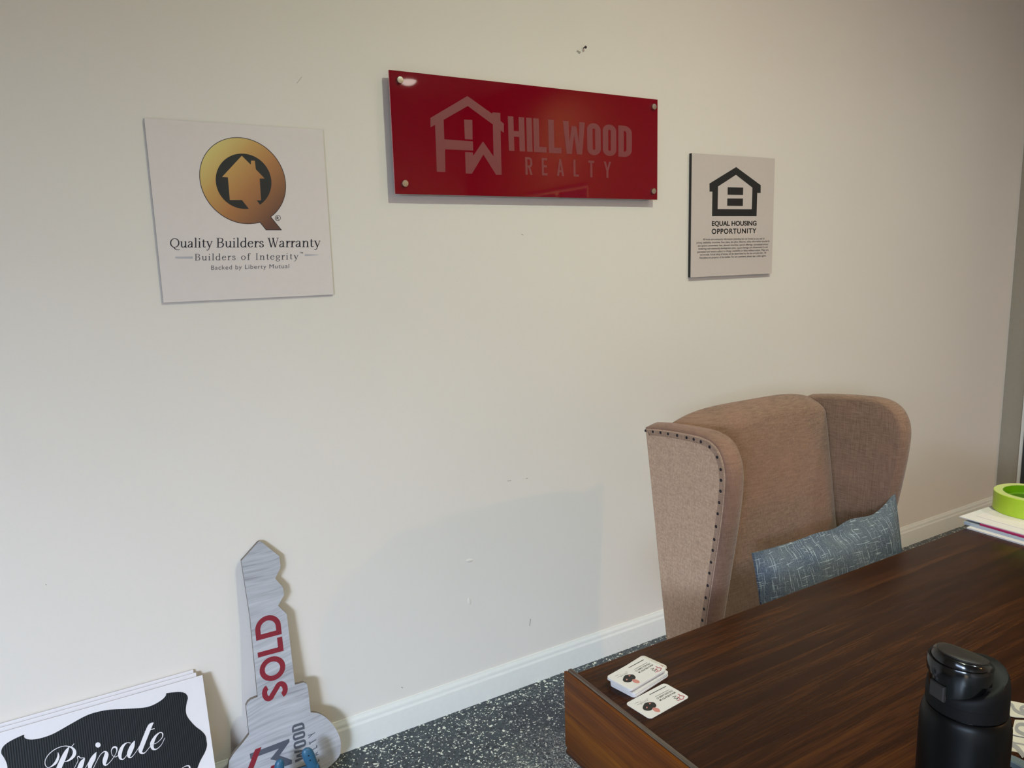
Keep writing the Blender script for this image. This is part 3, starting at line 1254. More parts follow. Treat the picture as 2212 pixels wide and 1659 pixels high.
def yard_sheet(label, top, lean, w, length, xr, mat=M['plastic_white']):
    """corrugated sheet leaning on the wall; local x right, z up along the sheet, origin at the bottom centre"""
    t = thing('yard_sign', label, 'sign', (xr - w / 2, 0, 0), group='yard signs leaning on the wall')
    t.rotation_euler = (-lean, 0, 0)
    yb = top[0] - length * math.sin(lean)
    t.location = (xr - w / 2, yb, max(0.0, top[1] - length * math.cos(lean)))
    from_bm('sheet', box_bm((-w / 2, -.002, 0), (w / 2, .002, length)), mat, t)
    return t


A = on_plane((437, 1458), (0, -0.030, 0), (0, 1, 0))
SLEN = A.z / math.cos(LEAN)
front = yard_sheet('front white yard sign with a black scalloped label and script lettering', (-0.030, A.z), LEAN, .478, SLEN, A.x)
B = on_plane((423, 1452.5), (0, -0.0165, 0), (0, 1, 0))
yard_sheet('middle blank edge of white yard sign, second from the front', (-0.0165, B.z), math.radians(18.2), .478, B.z / math.cos(math.radians(18.2)), B.x)
Cc = on_plane((417, 1446.5), (0, -0.006, 0), (0, 1, 0))
yard_sheet('rearmost white yard sign, its top edge highest and against the wall', (-0.006, Cc.z), math.radians(17.2), .478, Cc.z / math.cos(math.radians(17.2)), Cc.x)
bpy.context.view_layer.update()
nf = Vector((0, -math.cos(LEAN), math.sin(LEAN)))
P0 = Vector(A) + nf * 0.002
to3 = lambda p: on_plane(p, P0, nf)
c = crop(0, 1420, 4.608)
top_edge = [(245, 772), (240, 790), (264, 812), (330, 817), (430, 797), (540, 755), (700, 665), (850, 583), (960, 545), (1080, 522), (1250, 512), (1430, 500), (1520, 475), (1600, 430), (1645, 388), (1655, 357)]
right = [(1655, 357), (1720, 348), (1800, 345), (1850, 362), (1870, 402), (1858, 455), (1850, 535), (1872, 600), (1940, 680), (2010, 735), (2046, 780), (2056, 830)]
ex = Vector((1, 0, 0))
ez = Vector((0, math.sin(LEAN), math.cos(LEAN)))
org = Vector(A)


def sheet_uv(pts):
    q = [to3(c(*p)) - org for p in pts]
    return [(v.x, v.dot(ez)) for v in q]


te = sheet_uv([tuple(v) for v in cat_rom(top_edge, 5)])
rt = sheet_uv([tuple(v) for v in cat_rom(right, 5)])[1:]
uc = (te[0][0] + te[-1][0]) / 2
lt = [(2 * uc - u, v) for u, v in reversed(rt)]          # the label is the same left and right
uv = lt + te + rt
vm = rt[-1][1]
full = uv + [(u, 2 * vm - v) for u, v in reversed(uv)][1:-1]
to_uv = lambda p: P0 + ex * p[0] + ez * p[1]
draw(to_uv, front, 'label_rim', M['plastic_white'], lambda p: p.poly(shrink(full, -0.0012)), nf, .0002)
draw(to_uv, front, 'black_label', M['label_black'], lambda p: p.poly(full), nf, .0005)


def script_strokes(p, strokes):
    for pts in strokes:
        P = cat_rom(pts, 8)
        p.stroke([c(v.x, v.y) for v in P], [max(.7, v.z / 4.608) for v in P])


SCRIPT = [
    [[(738, 858, 5), (716, 884, 6), (700, 893, 6)],
     [(480, 1101, 6), (452, 1072, 7), (452, 1020, 7), (490, 960, 7), (560, 908, 7), (640, 882, 7), (705, 893, 14), (738, 925, 30), (738, 968, 34), (705, 1010, 22), (660, 1035, 9), (632, 1028, 6)],
     [(578, 945, 4), (580, 990, 22), (556, 1045, 26), (515, 1082, 12), (482, 1098, 5)],
     [(690, 888, 5), (662, 935, 34), (632, 1000, 48), (600, 1070, 50), (575, 1130, 50), (563, 1160, 34), (556, 1174, 5)]],
    [[(740, 1101, 5), (775, 1030, 5), (770, 995, 6), (785, 985, 9), (800, 1000, 8), (832, 1000, 7), (838, 1008, 14), (815, 1050, 44), (790, 1110, 48), (778, 1140, 34), (773, 1152, 5)]],
    [[(850, 1101, 5), (905, 1010, 5), (962, 945, 6)],
     [(955, 948, 10), (930, 1000, 46), (900, 1060, 46), (895, 1110, 30), (912, 1118, 9), (935, 1098, 5)]],
    [[(930, 1101, 5), (985, 990, 5), (1020, 948, 7), (1048, 938, 16), (1060, 965, 40), (1042, 1030, 42), (1042, 1066, 24), (1068, 1066, 8), (1120, 1010, 5), (1160, 940, 6), (1158, 898, 18), (1128, 895, 14), (1108, 930, 6), (1120, 975, 5), (1152, 990, 5), (1190, 960, 5)]],
    [[(1300, 852, 8), (1262, 850, 8), (1222, 885, 26), (1195, 950, 38), (1198, 1002, 26), (1228, 1012, 8), (1270, 960, 5), (1316, 872, 5)],
     [(1340, 830, 6), (1318, 880, 42), (1288, 950, 44), (1284, 990, 22), (1312, 990, 7), (1360, 930, 5), (1420, 830, 5)]],
    [[(1528, 650, 6), (1495, 680, 40), (1460, 760, 44), (1420, 860, 44), (1398, 925, 40), (1412, 952, 20), (1445, 945, 7), (1500, 880, 5), (1530, 860, 5)],
     [(1440, 740, 4), (1490, 722, 7), (1538, 708, 7)]],
    [[(1505, 868, 5), (1560, 850, 5), (1612, 800, 7), (1618, 758, 12), (1590, 748, 8), (1545, 790, 24), (1512, 860, 38), (1522, 908, 26), (1558, 912, 9), (1605, 870, 5), (1640, 800, 5)]],
    [[(1800, 1110, 5), (1840, 1085, 6), (1875, 1078, 12), (1888, 1095, 16), (1880, 1120, 14)]],
]
for strokes in SCRIPT:
    draw(to3, front, 'letter', M['plastic_white'], lambda p: script_strokes(p, strokes), nf, .0009)
draw(to3, front, 'letter_dot', M['plastic_white'], lambda p: p.disc(c(975, 871), 26 / 4.608), nf, .0009)

# ================================================================ KEY SHAPED SIGN
KL = math.radians(5.0)
kn = Vector((0, -math.cos(KL), math.sin(KL)))
KT = on_plane((560, 1170), (0, -0.018, 0), (0, 1, 0))
kto = lambda p: on_plane(p, KT, kn)
kx = Vector((1, 0, 0))
kz = Vector((0, math.sin(KL), math.cos(KL)))
klen = KT.z / math.cos(KL)
t = thing('key_sign', 'large grey wood-grain key sign standing against the wall with red SOLD lettering', 'sign', KT - kz * klen)
t.rotation_euler = (-KL, 0, 0)
c = crop(460, 1150, 3.259)
px = [(252, 1425), (233, 1222), (246, 1196), (268, 1176), (315, 1158), (262, 600), (200, 200), (318, 68), (330, 62), (343, 68), (468, 168), (476, 248), (438, 325), (492, 386), (501, 440), (459, 516), (520, 576), (577, 1073), (640, 1056), (660, 1066), (668, 1090), (688, 1266)]
up = [((kto(c(*p)) - KT).x, (kto(c(*p)) - KT).dot(kz)) for p in px]
c7k = crop(480, 1480, 7.9)
kuv = lambda p: ((kto(p) - KT).x, (kto(p) - KT).dot(kz))
bow_r = [kuv(c7k(*p)) for p in [(1510, 465), (1650, 485), (1780, 560), (1900, 690), (1990, 850), (2025, 1000), (2015, 1150)]]
bow_l = [kuv(c7k(*p)) for p in [(120, 1290), (210, 1150), (330, 1010), (460, 840)]]
ur, ul = bow_r[-1][0], bow_l[0][0] - .006
bow = [tuple(v) for v in cat_rom(bow_r, 5)]
vr, vl = bow_r[-1][1], bow_l[0][1]
for k in range(1, 30):
    a = math.pi * k / 30
    cv = vr + (vl - vr) * k / 30
    bow.append(((ur + ul) / 2 + (ur - ul) / 2 * math.copysign(abs(math.cos(a)) ** .85, math.cos(a)), cv + (-klen - cv) * math.sin(a) ** .9))
bow += [tuple(v) for v in cat_rom(bow_l, 5)]
up = up[1:-1]
outline = up + bow
# local frame: x across, z along the key from its foot; front face at y = -.006
loc2 = lambda p: Vector((p[0], -.006, klen + p[1]))
bm = prism_bm(outline, loc2, (0, -1, 0), .012)
o = from_bm('body', bm, [M['key'], M['key_edge']], t)
for p in o.data.polygons:
    if abs(p.normal.y) < .5:
        p.material_index = 1
# the traced face plane is the body's front
t.location = (KT - kz * klen) - kn * .006
bpy.context.view_layer.update()


def words(p):
    w = .2
    f, b = block_text([('S', .66), ('o', .96), ('L', .58), ('d', .88)], w, .10)
    p.glyphs(f, [c(352, 1200), c(288, 610), c(468, 562), c(532, 1150)], b)


draw(kto, t, 'sold_lettering', M['ink_red'], words, kn)
c7 = crop(480, 1480, 7.9)


def words(p):
    spec = [('H', .49), ('I', .15), ('L', .38), ('L', .38), ('W', .66), ('O', .41), ('O', .41), ('D', .41)]
    f, b = block_text(spec, .145, .075)
    p.glyphs(f, [c7(1298, 1830), c7(1183, 690), c7(1395, 622), c7(1510, 1760)], b)
    f, b = block_text([('R', .44), ('E', .35), ('A', .5), ('L', .38), ('T', .42), ('Y', .5)], .13, .62)
    p.glyphs(f, [c7(1560, 1480), c7(1466, 850), c7(1580, 780), c7(1674, 1412)], b)
    p.poly([c7(*q) for q in [(468, 1172), (1145, 913), (1148, 965), (978, 1200), (1188, 1275), (1190, 1340), (1070, 1385), (985, 1300), (818, 1265), (965, 1082), (482, 1262)]])


draw(kto, t, 'realty_lettering', M['ink_slate'], words, kn)


def words(p):
    p.poly([c7(*q) for q in [(560, 1095), (672, 1050), (470, 1580), (360, 1620)]])
    p.poly([c7(*q) for q in [(835, 1380), (900, 1355), (890, 1440), (800, 1480)]])


draw(kto, t, 'roof_logo', M['ink_red'], words, kn, .0007)

# ---- blue spring clamp in front of the key's foot
t = thing('spring_clamp', 'blue plastic clamp with two rounded handles before the foot of the key sign', 'clamp', (0, 0, 0))


def clamp_arm(px_top, y, wide, tilt):
    top = on_plane(px_top, (0, y, 0), (0, 1, 0))
    rings = []
    for k, (dz, sw, sd, dx) in enumerate([(0.0, .25, .3, 0), (-.003, .62, .6, .001), (-.009, .92, .9, .002), (-.02, 1.06, 1.0, .004), (-.036, 1.05, 1.0, .008), (-.055, .95, .95, .013), (-.085, .85, .9, .022)]):
        ring = []
        for a in range(20):
            an = 2 * math.pi * a / 20
            ring.append((top.x + dx * tilt + wide * sw * math.cos(an), top.y + .010 * sd * math.sin(an), top.z + dz))
        rings.append(ring)
    return loft_bm(rings), top


bm, tp = clamp_arm((661, 1616), -.15, .0155, 1)
from_bm('handle', bm, M['blue_plastic'], t, smooth=True)
bm, tp2 = clamp_arm((604, 1640), -.15, .0125, -.6)
from_bm('handle', bm, M['blue_plastic'], t, smooth=True)
bm = box_bm((tp2.x - .015, -.158, 0.0), (tp.x + .03, -.142, tp2.z - .05), .004)
from_bm('jaw', bm, M['blue_plastic'], t)
for q in ((tp.x + .003, tp.z - .018), (tp.x + .006, tp.z - .033)):
    bm = lathe_bm([(.0018, 0), (.0018, .002)], 10)
    bmesh.ops.rotate(bm, verts=bm.verts, matrix=Matrix.Rotation(math.radians(90), 3, 'X'))
    bmesh.ops.translate(bm, verts=bm.verts, vec=(q[0], -.1585, q[1]))
    from_bm('rivet', bm, M['nail'], t)

# ================================================================ DESK
DZ = 0.77
DX0, DX1, DY0, DY1 = 0.637, 2.18, -1.86, -1.0985
t = thing('desk', 'dark walnut writing desk with a glossy top in the right foreground', 'desk', ((DX0 + DX1) / 2, (DY0 + DY1) / 2, 0))
hx, hy = (DX1 - DX0) / 2, (DY1 - DY0) / 2
bm = box_bm((-hx + .0065, -hy, DZ - .145), (hx - .0065, hy, DZ))
es = [e for e in bm.edges if all(abs(v.co.z - DZ) < 1e-5 for v in e.verts)]
bmesh.ops.bevel(bm, geom=es, offset=.0015, segments=2, affect='EDGES', profile=.5)
from_bm('top', bm, M['desk_top'], t, angle=20)
EX = .0165                                  # the end panels stand a little proud of the back edge
for sx in (-1, 1):
    a, b = sorted((sx * hx, sx * (hx - .0064)))
    bm = box_bm((a, -hy - EX, DZ - .137), (b, hy + EX, DZ - .0005), .0016, 2)
    from_bm('end_panel', bm, M['desk_end'], t, angle=30)
    # polished rail along the joint of panel and top
    q = [(sx * (hx - .0062), DZ - .001), (sx * (hx - .0064), DZ + .0008), (sx * (hx - .0078), DZ + .0016), (sx * (hx - .0132), DZ + .0016), (sx * (hx - .0140), DZ - .001)]
    bm = loft_bm([[(x, y, z) for x, z in q] for y in (-hy - EX + .002, hy + EX - .003)])
    from_bm('rail', bm, M['edge_grey'], t, angle=60)
    # half-round bead under the panel
    q = [(sx * (hx - .0005 - .009 + .0085 * math.cos(an)), DZ - .1475 + .0085 * math.sin(an)) for an in [2 * math.pi * k / 16 for k in range(16)]]
    bm = loft_bm([[(x, y, z) for x, z in q] for y in (-hy - EX + .002, hy + EX - .001)])
    from_bm('bead', bm, M['desk_end'], t, smooth=True)
bm = box_bm((-hx + .010, -hy + .004, DZ - .154), (hx - .010, hy - .004, DZ - .1452), .003)
from_bm('bottom_moulding', bm, M['desk_end'], t)
for sx in (-1, 1):
    for sy in (-1, 1):
        cx, cy = sx * (hx - .16), sy * (hy - .10)
        bm = bmesh.new()
        r = [[(cx + a * s, cy + b * s, z) for a, b in ((-1, -1), (1, -1), (1, 1), (-1, 1))] for s, z in ((.022, 0), (.034, DZ - .154))]
        bm = loft_bm(r)
        from_bm('leg', bm, M['desk_top'], t)

# ================================================================ WINGBACK CHAIR
HW, FL, TW = .33, .074, .055
t = thing('wingback_chair', 'taupe linen wingback chair with nailhead trim behind the desk', 'chair', (1.529, -.630, 0), .018)
prof = [(0.0, 1.023), (.08, 1.034), (.16, 1.040), (.205, 1.041), (.235, 1.036), (.258, 1.022), (.274, .996), (.281, .962), (.279, .915), (.273, .865), (.264, .805), (.254, .745), (.243, .68), (.232, .615), (.222, .55), (.216, .48)]
# fair curve round the front edge
fc = [(v.x, v.y) for v in cat_rom(prof, 4)]
rear = [(.093, .44), (.085, .499), (.05, .71), (.02, .90)]


def wing(side):
    """slab wing: outer cloth panel set inside a boxing band"""
    def pt(b, z, off):
        return (side * (HW + FL * b - off), -b, z)
    outl = fc + rear
    ins = [(b, z) for b, z in outl]
    bm = bmesh.new()
    n = len(outl)
    # rounded cross-section of the boxing: outer seam, crown, inner edge
    secs = [(0.0, 0.0), (.003, -.004), (.014, -.009), (.028, -.011), (.042, -.009), (.052, -.004), (TW, .002)]
    cen = (.12, .80)
    ring = []
    for off, grow in secs:
        row = []
        for k, (b, z) in enumerate(outl):
            # outward direction in the panel plane
            a_, c_ = Vector(outl[k - 1]), Vector(outl[(k + 1) % n])
            d = (c_ - a_).normalized()
            nrm = Vector((-d.y, d.x))
            if nrm.dot(Vector((b, z)) - Vector(cen)) < 0:
                nrm = -nrm
            g = -grow
            if k >= len(fc) - 1:        # rear and bottom edges stay flat
                g = 0.0
            row.append(bm.verts.new(pt(b + nrm.x * g, z + nrm.y * g, off)))
        ring.append(row)
    for r0, r1 in zip(ring, ring[1:]):
        for k in range(n):
            bm.faces.new((r0[k], r0[(k + 1) % n], r1[(k + 1) % n], r1[k]))
    bm.faces.new(ring[-1])
    bm.faces.new(ring[0])
    w_ = from_bm('wing', bm, M['linen'], t, angle=50)
    # outer felt panel
    cxy = Vector((.11, .78))
    inner = []
    for b, z in outl:
        v = Vector((b, z))
        inner.append(v)
    bm = prism_bm([tuple(v) for v in shrink2(outl, .002)], lambda p: pt(p[0], p[1], -.0012), (side, 0, 0), .004)
    from_bm('outer_panel', bm, M['felt'], w_)
    # nail tape just inside the seam
    sm = fc
    bm = bmesh.new()
    a, b2 = [], []
    sh0, sh1 = shrink2(outl, .0045), shrink2(outl, .0175)
    m0 = len(fc)
    for k in range(m0):
        a.append(sh0[k])
        b2.append(sh1[k])
    vo = [[bm.verts.new(pt(p[0], p[1], o_)) for p in row] for row, o_ in ((a, -.0014), (a, -.0034), (b2, -.0034), (b2, -.0014))]
    for r0, r1 in zip(vo, vo[1:]):
        for k in range(m0 - 1):
            bm.faces.new((r0[k], r0[k + 1], r1[k + 1], r1[k]))
    tape = from_bm('nail_tape', bm, M['trim_tape'], w_, angle=40)
    nails = [(.004, 1.017), (.033, 1.020), (.062, 1.0235), (.090, 1.026), (.123, 1.0285), (.156, 1.030), (.18, 1.031), (.204, 1.030), (.232, 1.024), (.256, 1.006), (.268, .981), (.2695, .957), (.2685, .932), (.265, .905), (.261, .878), (.2565, .847), (.2515, .815), (.2475, .788), (.2425, .758), (.238, .730), (.233, .698), (.227, .666), (.222, .636), (.217, .606), (.212, .574), (.208, .542), (.205, .51)]
    for b, z in nails:
        o_ = link('nail_head', NAIL_ME, None, w_)
        o_.location = pt(b, z, -.0034)
        o_.rotation_euler = (0, math.radians(90 * side), 0)
    return w_


def shrink2(poly, d):
    return shrink(poly, d)


bm = lathe_bm([(.0036, 0), (.0034, .0009), (.0024, .0019), (.0008, .0024)], 12)
bmesh.ops.recalc_face_normals(bm, faces=bm.faces[:])
NAIL_ME = bpy.data.meshes.new('nail_head')
bm.to_mesh(NAIL_ME)
bm.free()
NAIL_ME.materials.append(M['nail'])
for p in NAIL_ME.polygons:
    p.use_smooth = True
wing(-1)
wing(1)

# padded inside back: front surface bulges, crest arches, the whole leans back
nx, nz = 40, 44
bm = bmesh.new()
ZB, half = .44, HW - TW + .004


def crest(a):
    u = abs(a) / half
    return 1.064 - .030 * u ** 4


def back_pt(a, v, front):
    zt = crest(a)
    z = ZB + (zt - ZB) * v
    u = a / half
    lean = .085 * (1 - v) * 1.0
    rr = max(0.0, (v - .93) / .07)
    if front:
        bulge = .022 * (1 - u ** 4) * math.sin(math.pi * min(1, v * 1.02)) ** .5
        b = .082 + lean + bulge - .045 * rr ** 2.2
        z -= .006 * rr
        # dip into the seams beside the wings
        b -= .016 * max(0, (abs(u) - .9) / .1) ** 2
    else:
        b = .0 + lean + .030 * rr ** 2.2
        z -= .006 * rr
    return (a, -b, z)


F = [[bm.verts.new(back_pt(-half + 2 * half * i / nx, j / nz, True)) for i in range(nx + 1)] for j in range(nz + 1)]
Bk = [[bm.verts.new(back_pt(-half + 2 * half * i / nx, j / nz, False)) for i in range(nx + 1)] for j in range(nz + 1)]
for G in (F, Bk):
    for j in range(nz):
        for i in range(nx):
            bm.faces.new((G[j][i], G[j][i + 1], G[j + 1][i + 1], G[j + 1][i]))
for j in range(nz):
    for i in (0, nx):
        bm.faces.new((F[j][i], F[j + 1][i], Bk[j + 1][i], Bk[j][i]))
for i in range(nx):
    for j in (0, nz):
        bm.faces.new((F[j][i], F[j][i + 1], Bk[j][i + 1], Bk[j][i]))
from_bm('inside_back', bm, M['linen'], t, angle=60)
# welt cord down both seams
for s in (-1, 1):
    path = [back_pt(s * half * .985, j / nz, True) for j in range(0, nz - 1)]
    rings = []
    for (x, y, z) in path:
        rings.append([(x + .0026 * math.cos(k * math.pi / 4), y + .0006 + .0026 * math.sin(k * math.pi / 4), z) for k in range(8)])
    from_bm('welt', loft_bm(rings), M['seam'], t, smooth=True)
# seat and its frame
bm = box_bm((-HW + .035, -.60, .36), (HW - .035, -.10, .475), .03, 4)
from_bm('seat', bm, M['linen'], t, angle=50)
bm = box_bm((-HW + .005, -.585, .27), (HW - .005, -.085, .361), .012, 2)
from_bm('seat_rail', bm, M['felt'], t, angle=40)
for s in (-1, 1):
    bm = box_bm((s * (HW - .002) - .04 * (s > 0), -.24, .30), (s * (HW - .002) + .04 * (s < 0), -.088, .46), .006)
    from_bm('side_panel', bm, M['felt'], t, angle=40)
for sx in (-1, 1):
    for yy in (-.55, -.12):
        cx = sx * (HW - .05)
        r = [[(cx + a * s, yy + b * s, z) for a, b in ((-1, -1), (1, -1), (1, 1), (-1, 1))] for s, z in ((.014, 0), (.022, .272))]
        from_bm('leg', loft_bm(r), M['desk_top'], t)

# ================================================================ PILLOW
PB = Vector((1.575, -.947, .477))


def pillow():
    t = thing('pillow', 'blue slub-weave lumbar pillow propped in the wingback chair', 'pillow', PB, .03)
    t.rotation_euler = (math.radians(-9), 0.0, .01)
    W, H, D = .287, .290, .042
    nu, nv = 44, 26
    bm = bmesh.new()
    rnd = random.Random(3)
    fr, bk = [], []
    for j in range(nv + 1):
        rf, rb = [], []
        for i in range(nu + 1):
            u, v = -1 + 2 * i / nu, -1 + 2 * j / nv
            pin = 1 - .035 * (1 - abs(v) ** 2) * abs(u) ** 3
            x = u * W * pin
            z = H / 2 + v * H / 2 * (1 - .05 * (1 - abs(u) ** 2) * abs(v) ** 3)
            # pulled-up right corner, sag in the middle of the top edge
            up_ = max(0, v) ** 2
            z += up_ * (.036 * max(0, u - .60) / .4 * max(0, u) - .020 * math.exp(-((u - .05) / .20) ** 2))
            x -= .016 * max(0, u) ** 6 * up_
            e = (max(0, 1 - abs(u / .96) ** 3.2) * max(0, 1 - abs(v / .93) ** 3.2)) ** .6 if abs(u) < .96 and abs(v) < .93 else 0.0
            dth = D * e + .003
            wr = .004 * math.sin(9 * u + 3 * v) * e
            rf.append(bm.verts.new((x, -dth - wr - .018 * math.exp(-((u - .05) / .2) ** 2) * 0, z)))
            rb.append(bm.verts.new((x, dth * .9 + wr, z + .022 * up_ * math.exp(-((u - .1) / .3) ** 2))))
        fr.append(rf)
        bk.append(rb)
    for G in (fr, bk):
        for j in range(nv):
            for i in range(nu):
                bm.faces.new((G[j][i], G[j][i + 1], G[j + 1][i + 1], G[j + 1][i]))
    for j in range(nv):
        for i in (0, nu):
            bm.faces.new((fr[j][i], fr[j + 1][i], bk[j + 1][i], bk[j][i]))
    for i in range(nu):
        for j in (0, nv):
            bm.faces.new((fr[j][i], fr[j][i + 1], bk[j][i + 1], bk[j][i]))
    from_bm('cover', bm, M['denim'], t, angle=70)
    return t


pillow()

# ================================================================ BUSINESS CARDS
cdc = crop(1300, 1390, 9.218)
CU = on_plane((1420.5, 1513.5), (0, 0, DZ), (0, 0, 1))
pA = on_plane((1353, 1520.7), (0, 0, DZ), (0, 0, 1))
pB = on_plane((1437.8, 1475.7), (0, 0, DZ), (0, 0, 1))
card_ang = math.atan2(pB.y - pA.y, pB.x - pA.x)
cs, sn = math.cos(card_ang), math.sin(card_ang)
CT = .0006


def card_outline(r=.006):
    W, H = .0889 / 2, .0508 / 2
    pts = []
    for sx, sy, a in ((1, 1, 0), (-1, 1, 90), (-1, -1, 180), (1, -1, 270)):
        pts += [(sx * (W - r) + r * math.cos(math.radians(a + k * 18)), sy * (H - r) + r * math.sin(math.radians(a + k * 18))) for k in range(6)]
    return pts


bm = prism_bm(card_outline(), lambda p: Vector((p[0], p[1], CT)), (0, 0, 1), CT)
bmesh.ops.recalc_face_normals(bm, faces=bm.faces[:])
CARD_ME = bpy.data.meshes.new('business_card')
bm.to_mesh(CARD_ME)
bm.free()
CARD_ME.materials.append(M['card'])


def card_local(p):
    q = on_plane(cdc(*p), (0, 0, DZ + CT), (0, 0, 1)) - CU
    return Vector((q.x * cs + q.y * sn, -q.x * sn + q.y * cs, CT))


def card_print_meshes():
    out = []

    def mk(name, mat, fn, lift):
        p = Print(card_local, (0, 0, 1), lift)
        fn(p)
        o = p.make(name, mat, None)
        out.append(o)

    def dark(p):
        p.poly([tuple(v) for v in cat_rom([(813, 1275), (850, 1197), (920, 1172), (1030, 1172), (1080, 1218), (1078, 1262), (1020, 1300), (985, 1328), (935, 1341), (870, 1335), (825, 1312)], 3, True)])
    mk('portrait', M['ink_black'], dark, .00006)

    def skin(p):
        p.poly([tuple(v) for v in cat_rom([(1005, 1292), (1050, 1278), (1125, 1298), (1163, 1340), (1148, 1366), (1095, 1366), (1040, 1345)], 3, True)])
        p.poly([(880, 1270), (905, 1260), (913, 1285), (890, 1298)])
        p.poly([(935, 1185), (985, 1186), (955, 1218)])
    mk('portrait_face', M['ink_skin'], skin, .00012)

    def red(p):
        p.stroke([(1520, 1010), (1596, 1052)], 13)
        p.stroke([(1500, 1066), (1566, 1102)], 13)
        p.stroke([(1556, 1030), (1530, 1085)], 10)
        p.stroke([(1590, 1040), (1640, 1058), (1614, 1108), (1540, 1128), (1505, 1140)], 13)
    mk('roof_logo', M['ink_card_red'], red, .00006)

    def grey(p):
        p.stroke([(1405, 1066), (1480, 1046), (1440, 1092), (1515, 1094), (1480, 1132)], 10)
        p.stroke([(1515, 1082), (1545, 1088)], 8)
        f, b = sans_text('404-578-0757 M', .02)
        p.glyphs(f, [(1480, 985), (1166, 1150), (1142, 1122), (1458, 957)], b)
        f, b = sans_text('770-922-2400 O', .02)
        p.glyphs(f, [(1420, 950), (1106, 1116), (1084, 1088), (1398, 922)], b)
        p.stroke([(1060, 1066), (1345, 920)], 7)
        p.stroke([(950, 1022), (1280, 854)], 13)
    mk('contact_lines', M['ink_black'], grey, .00006)

    def sig(p):
        p.stroke([tuple(v) for v in cat_rom([(655, 1198), (690, 1180), (745, 1166)], 3)], 6)
        p.stroke([(700, 1226), (745, 1208), (790, 1196)], 6)
        p.stroke([tuple(v) for v in cat_rom([(760, 1150), (790, 1215), (800, 1160), (815, 1195), (850, 1140), (862, 1180), (880, 1120), (905, 1100), (910, 1135), (880, 1150), (930, 1140)], 4)], 4)
    mk('signature', M['ink_grey'], sig, .00006)
    return out


prints = card_print_meshes()


def add_prints(parent):
    for p in prints:
        o = p.copy()
        COL.objects.link(o)
        o.parent = parent


def card(loc, ang, label, group, printed):
    t = thing('business_card', label, 'card', loc, ang, group)
    link('stock', CARD_ME, None, t)
    if printed:
        add_prints(t)
    return t


card((CU.x, CU.y, DZ + .0001), card_ang, 'loose white business card lying alone on the desk beside the card pile', 'business cards on the desk', True)
# the pile: lower packet, one turned card near the top, upper packet
sc_ = [on_plane(p, (0, 0, DZ + .0145), (0, 0, 1)) for p in [(1307, 1464.5), (1366, 1499), (1440.5, 1441.5), (1384, 1411)]]
pc = [on_plane(q, (0, 0, DZ + .0145), (0, 0, 1)) for q in (cdc(95, 665), cdc(590, 905), cdc(1255, 520), cdc(810, 265))]
up_c = (pc[0] + pc[1] + pc[2] + pc[3]) / 4
up_a = math.atan2((pc[3] - pc[0]).y, (pc[3] - pc[0]).x)
la = Vector((math.cos(up_a), math.sin(up_a), 0))          # along the card
ac = Vector((-math.sin(up_a), math.cos(up_a), 0))         # across it, away from the viewer
z = DZ + .0001
STEP = .00064
rnd = random.Random(11)
inside = 'white business card inside the pile, only its white edge showing'
for n_, cen_, rot_, last_label in (
        (12, up_c + la * .0042 - ac * .0026, .02, None),
        (5, up_c + la * .0112 + ac * .0045, .05, 'turned white business card sticking out of the pile with a second red logo showing'),
        (6, up_c, 0.0, 'topmost white business card of the pile with dark portrait and red logo')):
    for k in range(n_):
        last = k == n_ - 1 and last_label is not None
        jx, jy, jr = rnd.uniform(-.0005, .0005), rnd.uniform(-.0005, .0005), rnd.uniform(-.01, .01)
        if last:
            jx = jy = jr = 0
        card((cen_.x + jx, cen_.y + jy, z), up_a + rot_ + jr, last_label if last else inside, 'business cards on the desk', last)
        z += STEP
for p in prints:
    bpy.data.objects.remove(p)

# ================================================================ PAPERS, TAPE
def sheet(name, label, cat, corner, ang, lx, ly, z0, th, mat):
    """rectangle whose far-left corner is given; lx to the right, ly towards the viewer"""
    t = thing(name, label, cat, (corner[0], corner[1], z0), ang, 'papers on the far end of the desk')
    from_bm('body', box_bm((0, -ly, 0), (lx, 0, th)), mat, t)
    return t


sheet('document_folder', 'bottom white folder under the paper stack at the far end of the desk', 'folder', (1.812, -1.101), -.04, .30, .23, DZ + .0002, .0034, M['paper'])
sheet('plastic_sleeve', 'grey plastic sleeve between the white folder and the magenta booklet', 'sleeve', (1.828, -1.086), -.03, .29, .22, DZ + .0036, .0075, M['sleeve'])
tt = sheet('booklet', 'magenta booklet showing its red edge within the paper stack', 'booklet', (1.829, -1.122), -.05, .28, .2, DZ + .0112, .0045, M['magenta'])
sheet('document', 'wide white sheet on top of the paper stack under the green tape', 'paper', (1.833, -1.071), -.02, .30, .235, DZ + .0158, .0022, M['paper'])
sheet('note_sheet', 'small white sheet directly below the lime green tape roll', 'paper', (1.868, -1.092), -.06, .24, .18, DZ + .0182, .0010, M['board_white'])

# tape roll lying on the papers
zt = DZ + .0193
tr = thing('tape_roll', 'lime green roll of tape lying on the paper stack', 'tape', (2.005, -1.150, zt), group=None)
bm = lathe_bm([(.060, 0), (.0785, 0), (.0795, .001), (.0795, .047), (.0785, .048), (.060, .048), (.060, 0)], 64, cap=False)
o = from_bm('tape', bm, [M['lime'], M['lime_side']], tr, angle=40)
for p in o.data.polygons:
    if abs(p.normal.z) > .8:
        p.material_index = 1
bm = lathe_bm([(.0555, 0), (.0598, 0), (.0598, .0485), (.0580, .0485), (.0575, .030), (.0555, .028), (.0555, 0)], 64, cap=False)
from_bm('core', bm, M['lime_core'], tr, angle=40)

# patterned cards and a grey ring by the bottle
ptn = lambda p, z=.0: on_plane(p, (0, 0, DZ + z), (0, 0, 1))
cc = crop(2100, 1480, 9.27)


